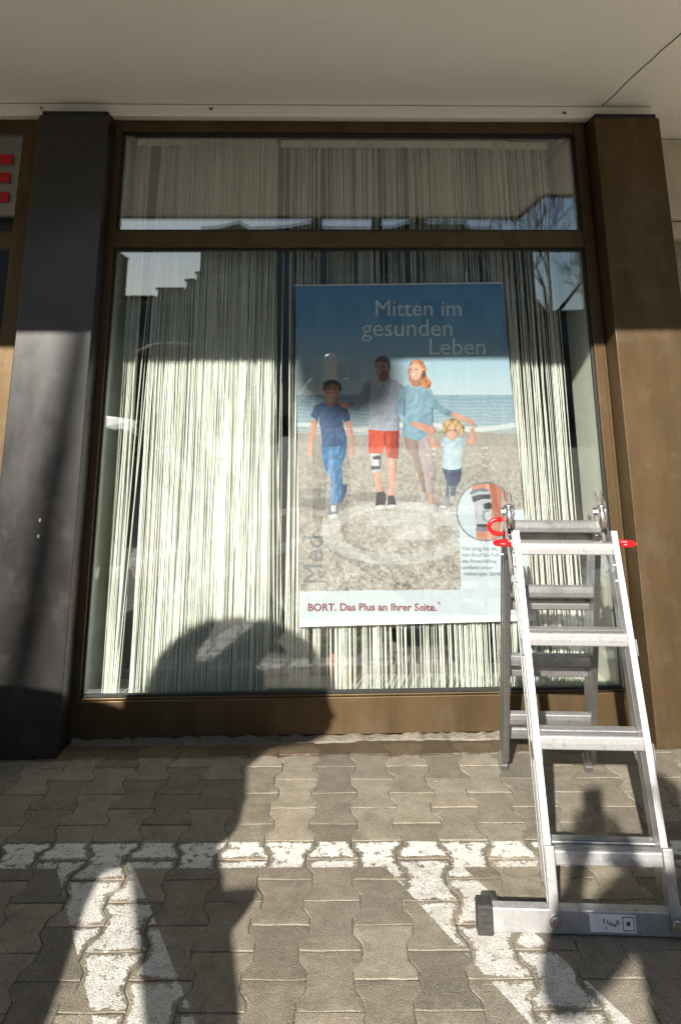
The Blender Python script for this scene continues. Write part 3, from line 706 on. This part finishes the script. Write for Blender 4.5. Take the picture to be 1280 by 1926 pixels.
# ------------------------------------------------------------------ ladder
lf = cf(.562, 2.545)
lad = empty('folding_ladder', lf, YAW - R(3.0)); tag(lad, 'aluminium folding step ladder standing in front of the shop window', 'ladder')
RW = .318                                   # rail spacing
def L(x, y, z): return Vector((x, y, z))
f0, f1 = L(0, 0, .012), L(0, .262, .940)     # front rail axis
d_f = (f1 - f0).normalized(); nf = Vector((0, d_f.z, -d_f.y))   # towards the wall, square to the rail
r0, r1 = L(0, .925, .004), L(0, .405, .955)  # rear rail axis
d_r = (r1 - r0).normalized(); nr = Vector((0, d_r.z, -d_r.y))
PD = .052
def rail(a, b, x, mat, name='rail', w=.020, par=lad):
    """C-section: web plus two flanges, channel facing outwards"""
    m = MB(); a = a + L(x, 0, 0); b = b + L(x, 0, 0); d = (b - a).normalized(); nn = Vector((0, d.z, -d.y)); s = 1 if x > .1 else -1
    m.beam(a - L(s*w*.38, 0, 0), b - L(s*w*.38, 0, 0), w*.24, PD)
    for q in (-1, 1):
        m.beam(a + nn*(PD/2 - .003)*q + L(s*w*.12, 0, 0), b + nn*(PD/2 - .003)*q + L(s*w*.12, 0, 0), w*.74, .006)
        m.beam(a + nn*(PD/2 - .009)*q + L(s*w*.47, 0, 0), b + nn*(PD/2 - .009)*q + L(s*w*.47, 0, 0), .003, .012)
    for q in (-.25, .25):
        m.beam(a + nn*PD*q - L(s*w*.22, 0, 0), b + nn*PD*q - L(s*w*.22, 0, 0), .003, .004)
    return m.build(name, mat, par, bevel=.0008, seg=1)
def rung(c, nn, name='rung', mat=None, h=.036):
    """flattened tube with a ribbed tread"""
    m = MB(); up = Vector((0, -nn.z, nn.y)) if False else Vector((0, 0, 1))
    d = Vector((1, 0, 0)); prof = []
    for k in range(14):
        a = 2*math.pi*k/14; ca, sa = math.cos(a), math.sin(a)
        prof.append((math.copysign(abs(ca)**.32, ca)*.017, math.copysign(abs(sa)**.32, sa)*h/2))
    vs = []
    for xx in (.010, RW - .010):
        vs += [L(xx, 0, 0) + c + L(0, p[0], p[1]) for p in prof]
    n = 14; m.add(vs, [(k, (k+1) % n, n+(k+1) % n, n+k) for k in range(n)])
    r_ = m.build(name, mat or M['alu'], lad, smooth=False)
    rb = MB()
    for q in (-.010, -.0035, .0035, .010): rb.beam(c + L(.012, q, h/2), c + L(RW - .012, q, h/2), .0022, .003, (0, 1, 0))
    rb.build('tread_rib', M['alu_side'], r_)
    return r_
offs = nf*.058
for x in (0, RW):
    rail(f0, f1, x, M['alu'])                                     # front section
    rail(f0 + offs + d_f*.075, f1 + offs - d_f*.02, x, M['alu_side'])   # section folded up behind it
    tx = L(-.010, 0, 0) if x < .1 else L(-.026, 0, 0)             # the rear half narrows a little to the top
    rail(r0, r1 + tx, x, M['alu_side'])
    rail(r0 + Vector((0, -.058, .02)) + d_r*.055, r1 + tx + Vector((0, -.058, 0)) - d_r*.03, x, M['alu_side'])
def at_py(a, b, py):
    """point on the line a-b seen at picture row py"""
    best = None
    mw = Matrix.Translation(lf) @ Matrix.Rotation(YAW - R(3.0), 4, 'Z')
    for i in range(401):
        p = a.lerp(b, i/400); w = mw @ p; yy = project(np.array([tuple(w)]))[0, 1]
        if best is None or abs(yy - py) < best[0]: best = (abs(yy - py), p)
    return best[1]
for py in (1031, 1200, 1393, 1607):
    c = at_py(f0, f1, py); rung(c, nf, mat=M['alu'])
    if py != 1031: rung(c + offs + Vector((0, 0, .012)), nf, mat=M['alu_side'])
for py in (990, 1112, 1240, 1350):
    rung(at_py(r0 + L(0, -.058, .02), r1 + L(0, -.058, 0), py), nr, mat=M['alu_side'])
for py in (1012, 1134, 1259, 1376):
    rung(at_py(r0, r1, py), nr, mat=M['alu_side'])
# hinges: paired steel plates, pivot, locking bolt
for x in (-.012, RW - .020):
    hg = MB(); hc = L(x, .335, .990)
    for s in (-.011, .011):
        ring = []
        for k in range(20):
            a = 2*math.pi*k/20; ring.append(hc + L(s, .050*math.cos(a), .066*math.sin(a)))
        hg.prism(ring, (.003, 0, 0))
        hg.beam(hc + L(s, -.015, -.02), f1 - d_f*.12 + L(x, 0, 0) + L(s, .01, 0), .0035, .045)
        hg.beam(hc + L(s, .02, -.02), r1 - d_r*.12 + L(x, 0, 0) + L(s, 0, 0), .0035, .045)
    h_ = hg.build('hinge', M['steel'], lad, bevel=.001, seg=1)
    MB().tube([hc + L(-.02, 0, 0), hc + L(.022, 0, 0)], .014, 14).build('pivot', M['steel'], h_)
    for q in (.06, .10, .145):
        for c in (f1 - d_f*q + L(0 if x < .1 else RW, .004, 0), r1 - d_r*q + L(x, 0, 0)):
            MB().tube([c + L(-.0125, 0, 0), c + L(.0125, 0, 0)], .006, 10).build('rivet', M['steel'], h_)
    bl = MB(); bl.tube([hc + L(0, -.040, .028), hc + L(0, -.046, -.005), hc + L(0, -.052, -.045)], [.010, .0125, .0125], 12)
    bl.tube([hc + L(0, -.0405, .026), hc + L(0, -.0415, .020)], .017, 14)
    bl.build('locking_bolt', M['steel'], h_, smooth=True)
# red release handles
def hook(c, sx, vertical, label=None):
    pts = []
    for k in range(13):
        a = math.pi*(k/12 - .5); w = .024*math.sin(a); e = .050*math.cos(a)**.6
        pts.append(c + (L(sx*e, 0, w) if vertical else L(sx*e, w, 0)))
    return MB().tube([c + (L(0, 0, -.024) if vertical else L(0, -.024, 0))] + pts[1:-1] + [c + (L(0, 0, .024) if vertical else L(0, .024, 0))], .0075, 10).build('release_handle', M['red'], lad, smooth=True)
hook(r1 - d_r*.030 + L(-.016, 0, 0), -1, True)
hook(f1 - d_f*.035 + L(-.020, 0, 0), -1, False)
hook(f1 - d_f*.035 + L(RW + .016, 0, 0), 1, False)
# rail brackets at mid height
for x in (0, RW):
    for py in (1215, 1410):
        c = at_py(f0, f1, py) + L(x + (-.013 if x < .1 else .013), 0, 0)
        MB().beam(c - d_f*.022, c + d_f*.022, .004, .058).build('rung_flange', M['steel'], lad, bevel=.001, seg=1)
# stabiliser bar with rubber end caps
BY0 = -.012
bar = MB().box(-.165, RW + .165, -.014, .018, .004, .058).build('stabiliser_bar', M['alu'], lad, bevel=.003)
for x0, x1 in ((-.206, -.163), (RW + .163, RW + .206)):
    cap_ = MB().box(x0, x1, -.021, .028, -.004, .066).build('end_cap', M['black_rubber'], lad, bevel=.005)
    g_ = MB()
    for k in range(4): g_.box(x0 + .008, x1 - .008, -.0225, -.0212, .010 + k*.014, .0145 + k*.014)
    g_.build('grip_rib', M['black_rubber'], cap_)
for x in (0, RW):
    sh = MB().beam(L(x, -.020, .016), L(x, -.002, .195), .027, .010).build('foot_sleeve', M['alu'], lad, bevel=.003)
    MB().tube([L(x, -.024, .036), L(x, -.030, .036)], .011, 6).build('bolt', M['steel'], sh)
    MB().tube([L(x, -.0235, .036), L(x, -.0262, .036)], .0155, 18).build('washer', M['steel'], sh)
st = MB().box(.092, .212, -.0152, -.0143, .012, .051).build('sticker', simple('white_sticker', (.78, .77, .74), .5, 0, .1, 30), bar)
dr = MB()
for (a0_, b0_, a1_, b1_) in ((.178, .016, .180, .047), (.206, .016, .208, .047), (.178, .016, .208, .018), (.178, .045, .208, .047), (.188, .027, .198, .036)):
    dr.box(a0_, a1_, -.0158, -.0153, b0_, b1_)
rr = random.Random(2)
for k in range(9):
    xx = .128 + k*.0048; zz = .019 + rr.uniform(0, .012); dr.box(xx, xx + .0028, -.0158, -.0153, zz, zz + rr.uniform(.004, .012))
dr.build('sticker_print', simple('dark_print', (.06, .06, .06), .6), st)
for x in (0, RW):
    ft = r0 + L(x, 0, 0)
    MB().beam(ft - d_r*.002, ft + d_r*.035, .030, .058).build('foot', M['alu_side'], lad, bevel=.003)

# ------------------------------------------------------------------ people outside the frame (shadows and reflection)
M['skin'] = simple('skin', (.50, .29, .20), .5); M['hair'] = simple('dark_hair', (.03, .022, .018), .6, 0, .4, 120)
def person(name, J, label, shirt, trousers, extra=None):
    root = empty(name, J['origin']); tag(root, label, 'person'); O = Vector(J['origin'])
    def skin(nm, chains, mat, sub=2):
        vs, es, rad = [], [], []; index = {}
        for ch in chains:
            prev = None
            for key, r in ch:
                p = J[key] if isinstance(key, str) else key
                k = tuple(round(c, 4) for c in p)
                if k not in index: index[k] = len(vs); vs.append(tuple(Vector(p) - O)); rad.append(r)
                i = index[k]; 
                if prev is not None and prev != i: es.append((prev, i))
                prev = i
        me_ = bpy.data.meshes.new(nm); me_.from_pydata(vs, es, []); o_ = obj(nm, me_, mat, root)
        sk = o_.modifiers.new('skin', 'SKIN'); sk.use_smooth_shade = True
        for i, d in enumerate(me_.skin_vertices[0].data):
            r = rad[i]; d.radius = r if isinstance(r, tuple) else (r, r); d.use_root = (i == 0)
        su = o_.modifiers.new('sub', 'SUBSURF'); su.levels = 1; su.render_levels = sub
        return o_
    body = [[('pelvis', (.15, .11)), ('waist', (.13, .10)), ('chest', (.165, .11)), ('neck0', (.07, .06)), ('neck', .05), ('chin', (.066, .075)), ('head', (.078, .095)), ('crown', (.05, .06))]]
    for s in 'lr':
        body.append([('chest', (.165, .11)), ('sh_'+s, .062), ('el_'+s, .043), ('wr_'+s, .028), ('pa_'+s, (.036, .02))])
        body.append([('pelvis', (.15, .11)), ('hip_'+s, .088), ('kn_'+s, .058), ('an_'+s, .042), ('to_'+s, (.045, .032))])
    b = skin('body', body, M['skin'])
    skin('jacket', [[('pelvis', (.175, .135)), ('waist', (.16, .125)), ('chest', (.19, .13)), ('neck0', (.085, .075))]] + [[('chest', (.19, .13)), ('sh_'+s, .078), ('el_'+s, .060), (tuple(Vector(J['el_'+s]).lerp(Vector(J['wr_'+s]), .88)), .042)] for s in 'lr'], shirt)
    skin('trousers', [[('pelvis', (.165, .125)), ('hip_'+s, .105), ('kn_'+s, .076), (tuple(Vector(J['kn_'+s]).lerp(Vector(J['an_'+s]), .9)), .062)] for s in 'lr'], trousers)
    for s in 'lr':
        skin('shoe', [[(tuple(Vector(J['an_'+s]) + Vector((0, 0, -.03))), .05), ('to_'+s, (.052, .04))]], M['black_rubber'], 1)
    # hands: four fingers and a thumb
    for s in 'lr':
        w = Vector(J['wr_'+s]); pa = Vector(J['pa_'+s]); d = (pa - w).normalized(); side = d.cross(Vector((0, 1, 0))).normalized() if abs(d.y) < .9 else Vector((1, 0, 0)); nn = side.cross(d)
        for k, ln in enumerate((.062, .074, .070, .055)):
            b0 = pa + side*(.027 - .018*k) + d*.015; f_ = [(tuple(b0 - d*.03), .010), (tuple(b0 + d*ln*.4 + nn*.004), .0088), (tuple(b0 + d*ln*.75 + nn*.018), .0078), (tuple(b0 + d*ln + nn*.034), .0066)]
            skin('finger', [f_], M['skin'], 1)
        skin('thumb', [[(tuple(pa + side*.02 - d*.03), .012), (tuple(pa + side*.045 + nn*.012), .010), (tuple(pa + side*.050 + d*.028 + nn*.022), .008)]], M['skin'], 1)
    h = Vector(J['head']); cr = Vector(J['crown']); up = (cr - Vector(J['chin'])).normalized()
    skin('hair', [[(tuple(h + up*.0 - Vector(J['face'])*.03), (.086, .085)), (tuple(cr - Vector(J['face'])*.012), (.072, .082))]], M['hair'])
    f = Vector(J['face']); sd_ = f.cross(up).normalized()
    skin('nose', [[(tuple(h + f*.085 + up*.01), .009), (tuple(h + f*.112 - up*.022), .013)]], M['skin'], 1)
    for q in (-1, 1):
        c = h + f*.088 + sd_*.031*q + up*.012 - O; MB().tube([c - f*.004, c + f*.006], .011, 10).build('eye', M['gap'], root)
    mo = h + f*.088 - up*.055 - O
    MB().beam(mo - sd_*.022, mo + sd_*.022, .008, .010, tuple(f)).build('mouth', simple('lips', (.42, .16, .14), .5), root)
    for q in (-1, 1): skin('ear', [[(tuple(h + sd_*.088*q + up*.02), .012), (tuple(h + sd_*.088*q - up*.02), .010)]], M['skin'], 1)
    return root
def cft(X, Z, h): return tuple(cf(X, Z, h))
fw = ZR @ Vector((0, 1, 0))
Jp = dict(origin=cft(.15, -.47, 0), pelvis=cft(.15, -.50, .96), waist=cft(.15, -.49, 1.10), chest=cft(.15, -.46, 1.32), neck0=cft(.15, -.44, 1.44), neck=cft(.15, -.425, 1.50),
          chin=cft(.15, -.39, 1.575), head=cft(.15, -.385, 1.635), crown=cft(.15, -.39, 1.71), face=tuple(fw),
          sh_l=cft(-.035, -.45, 1.40), el_l=cft(-.19, -.26, 1.16), wr_l=cft(-.085, -.095, 1.30), pa_l=cft(-.062, -.075, 1.36),
          sh_r=cft(.335, -.45, 1.40), el_r=cft(.40, -.24, 1.14), wr_r=cft(.105, -.095, 1.29), pa_r=cft(.066, -.075, 1.35),
          hip_l=cft(.06, -.50, .90), kn_l=cft(.04, -.48, .50), an_l=cft(.03, -.52, .09), to_l=cft(.01, -.38, .035),
          hip_r=cft(.24, -.50, .90), kn_r=cft(.27, -.46, .50), an_r=cft(.28, -.50, .09), to_r=cft(.30, -.36, .035))
person('person', Jp, 'person in a dark jacket holding up a phone, reflected in the window glass', simple('dark_jacket', (.05, .055, .07), .8), simple('jeans_cloth', (.06, .08, .13), .8))
ph = empty('phone', cf(0, -.022, 1.345), YAW); tag(ph, 'black phone held up by the reflected person', 'phone')
MB().box(-.0375, .0375, -.005, .004, 0, .155).build('phone_body', simple('phone_case', (.02, .02, .022), .3), ph, bevel=.004)
MB().box(-.034, .034, -.0062, -.0052, .004, .151).build('screen', simple('dark_screen', (.01, .01, .012), .1), ph)

Z0 = .83  # unseen person, invented and posed to cast the shadow at the left
def bj(X_, h): return cft(X_, Z0, h)
Jb = dict(origin=bj(-1.05, 0), pelvis=bj(-1.36, 1.06), waist=bj(-1.33, 1.17), chest=bj(-1.31, 1.34), neck0=bj(-1.31, 1.46), neck=bj(-1.31, 1.50), chin=bj(-1.31, 1.56), head=bj(-1.31, 1.62), crown=bj(-1.31, 1.69), face=tuple(fw),
          sh_l=bj(-1.49, 1.42), el_l=bj(-1.62, 1.38), wr_l=cft(-1.54, Z0 + .06, 1.60), pa_l=cft(-1.46, Z0 + .07, 1.64),
          sh_r=bj(-1.13, 1.42), el_r=bj(-.92, 1.38), wr_r=cft(-1.08, Z0 + .06, 1.60), pa_r=cft(-1.16, Z0 + .07, 1.64),
          hip_l=bj(-1.50, 1.0), kn_l=bj(-1.10, .57), an_l=bj(-1.06, .09), to_l=cft(-1.04, Z0 + .14, .035),
          hip_r=bj(-1.19, 1.02), kn_r=bj(-.64, .57), an_r=bj(-.60, .09), to_r=cft(-.58, Z0 + .14, .035))
pb = person('person', Jb, 'unseen person with a sack on the shoulders, added to cast the shadow below the left curtain', simple('olive_coat', (.09, .09, .06), .85), simple('grey_trousers', (.08, .08, .085), .85))

# unseen sack and flared coat, shaped for the wide outline of the cast shadow
bd = empty('unseen_bundle', cf(-1.255, Z0, 1.36), YAW); tag(bd, 'unseen bulging cloth sack, added to widen the top of the left shadow', 'unseen_bundle')
mb = MB(); n = 24; ring = [(.30, -.045), (.425, .0), (.425, .05), (.40, .14), (.36, .23), (.29, .31), (.19, .365), (.08, .39)]
mb.add([(rx*math.cos(6.2832*k/n)*(1 + .03*math.sin(k*3)), rx*.55*math.sin(6.2832*k/n), z + .012*math.sin(k*2.1 + rx*9)) for rx, z in ring for k in range(n)],
       [(i*n+k, i*n+(k+1) % n, (i+1)*n+(k+1) % n, (i+1)*n+k) for i in range(len(ring)-1) for k in range(n)] + [tuple(range(n)), tuple(range((len(ring)-1)*n, len(ring)*n))])
mb.build('sack', simple('grey_canvas', (.18, .17, .15), .9, 0, .2, 20), bd, smooth=True)
MB().tube([(-.43, 0, .02), (-.3, -.2, .2), (0, -.24, .3), (.3, -.2, .2), (.43, 0, .02)], .014, 8).build('rope', simple('hemp_rope', (.3, .24, .15), .9), bd, smooth=True)
O = Vector(Jb['origin']); mb = MB(); rows = [(1.36, -1.27, .25), (1.2, -1.30, .21), (1.10, -1.24, .235), (1.01, -1.13, .175)]
mb.add([cf(xc + rx*math.cos(6.2832*k/n), Z0 + .16*math.sin(6.2832*k/n), h) - O for h, xc, rx in rows for k in range(n)],
       [(i*n+k, i*n+(k+1) % n, (i+1)*n+(k+1) % n, (i+1)*n+k) for i in range(len(rows)-1) for k in range(n)])
mb.build('shadow_coat_skirt', simple('olive_coat_cloth', (.09, .09, .06), .85), pb, smooth=True)
bg_ = empty('unseen_bag', cf(-.86, Z0, .74), YAW); tag(bg_, 'unseen small flat bag, added to shape the spur of the left shadow', 'bag')  # unseen bag, gives the cast shadow its pointed spur
MB().add([(-.12, -.03, .0), (.09, -.03, .05), (.09, .03, .05), (-.12, .03, .0), (-.14, -.03, .10), (.10, -.03, .115), (.10, .03, .115), (-.14, .03, .10)], [(0,3,2,1),(4,5,6,7),(0,1,5,4),(1,2,6,5),(2,3,7,6),(3,0,4,7)]).build('bag_body', M['black_rubber'], bg_, bevel=.01)
MB().tube([(-.1, 0, .1), (-.28, .0, .4), (-.45, 0, .68)], .012, 6).build('strap', M['black_rubber'], bg_)

# unseen waste container, added left of the frame to shade the ground
wc = empty('unseen_container', cf(-2.05, 1.0), YAW); tag(wc, 'unseen grey wheeled waste container, added to cast shade at the left', 'container')
m_hd = simple('grey_container_plastic', (.10, .11, .12), .55, 0, .15, 12)
w0, w1 = .62, .70
MB().add([(-w0,-.45,.18),(w0,-.45,.18),(w0,.45,.18),(-w0,.45,.18),(-w1,-.52,.93),(w1,-.52,.93),(w1,.52,.93),(-w1,.52,.93)], [(0,3,2,1),(4,5,6,7),(0,1,5,4),(1,2,6,5),(2,3,7,6),(3,0,4,7)]).build('bin_body', m_hd, wc, bevel=.02)
ld = []
for k in range(15):
    a = math.pi*k/14; ld.append((-.74*math.cos(a), -.54, 0.95 + .22*math.sin(a)))
MB().prism(ld, (0, 1.08, 0)).build('lid', m_hd, wc, bevel=.01)
for k in (-.4, -.13, .13, .4): MB().beam((k, -.468, .24), (k*1.08, -.525, .88), .04, .03).build('rib', m_hd, wc, bevel=.005)
for sx in (-.5, .5):
    for sy in (-.36, .36):
        w_ = MB().tube([(sx - .022, sy, .095), (sx + .022, sy, .095)], .095, 20).build('wheel', M['black_rubber'], wc)
        MB().box(sx - .03, sx + .03, sy - .03, sy + .03, .13, .2).build('fork', M['steel'], w_)

# ------------------------------------------------------------------ street behind the camera
def tree(name, base, h, label, seed, lean=(0, 0), r0=.16, spread=.75):
    rr = random.Random(seed); root = empty(name, base); tag(root, label, 'tree'); mb_t, mb_b = MB(), MB(); bark = M['bark']
    def grow(p, d, ln, r, depth, mb):
        path = [p]; rs_ = [r]; q = p.copy(); dd = d.copy(); n = 4
        for i in range(n):
            dd = (dd + Vector((rr.gauss(0, .12), rr.gauss(0, .12), rr.gauss(0.02, .06)))).normalized(); q = q + dd*(ln/n); path.append(q.copy()); rs_.append(r*(1 - .55*(i+1)/n))
        mb.tube(path, rs_, 6 if r > .03 else 4, False)
        if depth == 0: return
        for i in range(rr.randint(3, 4)):
            k = rr.randint(2, n); ax = Vector((rr.gauss(0, 1), rr.gauss(0, 1), rr.gauss(0, .35))).normalized()
            nd = (dd*(1 - spread*.5) + ax*spread*.75 + Vector((0, 0, .18))).normalized()
            grow(path[k], nd, ln*rr.uniform(.55, .78), max(.011, rs_[k]*.68), depth-1, mb_b)
    d = Vector((lean[0], lean[1], 1)).normalized()
    grow(Vector((0, 0, -.05)), d, h*.36, r0, 0, mb_t)
    top = Vector(mb_t.v[-1]); mb_t.tube([top, top + Vector((0, 0, .15))], [r0*.4, r0*.3], 6)
    for k in range(5):
        a = k*1.256 + rr.uniform(-.3, .3); nd = Vector((math.cos(a)*.75, math.sin(a)*.75, .8)).normalized()
        grow(top - d*.2, nd, h*.27, r0*.42, 4, mb_b)
    mb_t.build('trunk', bark, root, smooth=True); mb_b.build('crown', bark, root, smooth=True); return root
M['bark'] = simple('grey_bark', (.09, .075, .06), .9, 0, .3, 15, .5)
tree('bare_tree', (8.3, -20, -.05), 10.5, 'bare branching tree reflected at the upper right of the glass', 5)
tree('bare_tree', (14.5, -33, -.05), 9.5, 'second bare tree standing farther off by the low building', 9)
# unseen street lamp, added so that its pole and head throw the soft shadows
sl_ = empty('unseen_street_lamp', (0, 0, -.05)); tag(sl_, 'unseen tall leaning street lamp, added to throw the soft shadows on the shop front', 'lamp')
m_pole = simple('galvanised_pole', (.32, .33, .33), .5, .6, .12, 20)
def away(Xw, zw, dist):
    """point that shades wall point (Xw, zw) from a distance in metres"""
    return Vector((Xw, -.17, zw)) - SUN*(dist/SUN.y)
DL = 13.0
p_lo, p_hi = away(P(45, 1230, -.17).x, P(45, 1230, -.17).z, DL), away(P(150, 640, -.17).x, P(150, 640, -.17).z, DL)
dp = (p_hi - p_lo); base = p_lo - dp*(p_lo.z/dp.z); topp = p_lo + dp*((p_hi.z + .45 - p_lo.z)/dp.z)
MB().tube([base, base.lerp(topp, .5), topp], [.085, .07, .055], 14).build('pole', m_pole, sl_, smooth=True)
hd = away(P(618, 618, .08).x, P(618, 618, .08).z, DL)
MB().tube([topp - Vector((0, 0, .1)), topp + Vector((.25, 0, .12)), hd + Vector((-.2, 0, .30)), hd + Vector((0, 0, .26))], .032, 10).build('arm', m_pole, sl_, smooth=True)
lh = MB(); prof = [(.03, .26), (.10, .22), (.24, .10), (.27, -.02), (.24, -.14), (.15, -.20), (.02, -.21)]; n = 18
lh.add([hd + Vector((r*math.cos(6.2832*k/n), r*math.sin(6.2832*k/n), z)) for r, z in prof for k in range(n)], [(i*n+k, i*n+(k+1) % n, (i+1)*n+(k+1) % n, (i+1)*n+k) for i in range(len(prof)-1) for k in range(n)] + [tuple(range(n)), tuple(range((len(prof)-1)*n, len(prof)*n))])
lh.build('lamp_head', m_pole, sl_, smooth=True)

# buildings across the road
def across(px_, py_, dist):
    """point seen mirrored in the glass at a picture point, at a distance in front of the wall"""
    d = ray(px_, py_); p = CO + d*((dist - CO.y)/d.y); return Vector((p.x, -p.y, p.z))
def block(label, outline, dist, depth, wall_mat, roof_mat, rows, cols, seed=0, skip=()):
    pts = [across(a, b, dist) for a, b in outline]; x0 = min(p.x for p in pts); x1 = max(p.x for p in pts); yf = -dist
    root = empty('apartment_building', ((x0 + x1)/2, yf, -.05)); tag(root, label, 'building'); O = Vector(root.location)
    ze = min(pts[0].z, pts[-1].z)
    base = [Vector((p.x, yf, p.z)) - O for p in pts]
    poly = [Vector((x0, yf, -.05)) - O] + base + [Vector((x1, yf, -.05)) - O]
    MB().prism(poly, (0, -depth, 0)).build('wall', wall_mat, root)
    rf = MB()
    for a, b in zip(base[:-1], base[1:]):
        if abs(b.x - a.x) > .15: rf.beam(a + Vector((0, -depth/2 + .2, .04)), b + Vector((0, -depth/2 + .2, .04)), depth + .8, .08, (0, 1, 0))
    rf.build('roof', roof_mat, root)
    fr = M['far_frame']; cw = (x1 - x0)/cols; rh = (ze - .6)/rows
    for r in range(rows):
        for c in range(cols):
            if (r, c) in skip: continue
            xc = x0 + (c + .5)*cw - O.x; zc = .8 + r*rh + rh*.5
            w2, h2 = min(.62, cw*.3), min(.72, rh*.34)
            wn = MB().box(xc - w2, xc + w2, .0, .05, zc - h2, zc + h2).build('window', fr, root)
            MB().box(xc - w2 + .07, xc - .03, .051, .06, zc - h2 + .07, zc + h2 - .07).build('glazing', M['dark_pane'], wn)
            MB().box(xc + .03, xc + w2 - .07, .051, .06, zc - h2 + .07, zc + h2 - .07).build('glazing', M['dark_pane'], wn)
    return root, O
M['far_frame'] = simple('grey_far_frame', (.22, .22, .21), .7)
M['dark_pane'] = simple('dark_far_glass', (.02, .024, .03), .08)
w_gray = simple('grey_green_facade', (.30, .31, .28), .9, 0, .06, 2); w_sand = simple('pale_facade', (.46, .44, .38), .9, 0, .06, 2); w_dark = simple('dark_facade', (.16, .16, .155), .9, 0, .06, 2); rf_d = simple('dark_roof_tile', (.08, .075, .075), .8, 0, .15, 4)
rt, O_ = block('long apartment block with a zigzag roofline reflected in the window', [(380, 433), (418, 430), (452, 421), (472, 433), (540, 430), (584, 421), (602, 431), (712, 433), (740, 429), (790, 414), (802, 422), (868, 422), (884, 433), (918, 433), (940, 443), (1000, 447)], 36, 11, w_gray, rf_d, 3, 8)
for a, b in ((596, 417), (708, 419)):
    c = across(a, b, 38) - O_
    ch = MB().box(c.x - .32, c.x + .32, c.y - .3, c.y + .3, c.z - 1.2, c.z).build('chimney', rf_d, rt)
    MB().tube([c + Vector((0, 0, .0)), c + Vector((0, 0, .1)), c + Vector((0, 0, .3)), c + Vector((0, 0, .5)), c + Vector((0, 0, .56))], [.12, .26, .34, .24, .05], 12).build('cowl', w_dark, ch, smooth=True)
block('stepped pale building reflected left of the long block', [(170, 561), (296, 561), (298, 546), (350, 546), (352, 531), (369, 529), (371, 517), (381, 516)], 30, 9, w_sand, rf_d, 2, 5)
block('tall dark building reflected in the window left of the pillar', [(-700, 395), (-200, 395), (-196, 412), (128, 412)], 26, 10, w_dark, rf_d, 4, 6)
block('low dark building reflected at the right edge of the glass', [(1003, 590), (1060, 588), (1180, 584), (1300, 584)], 30, 8, w_dark, rf_d, 1, 6)
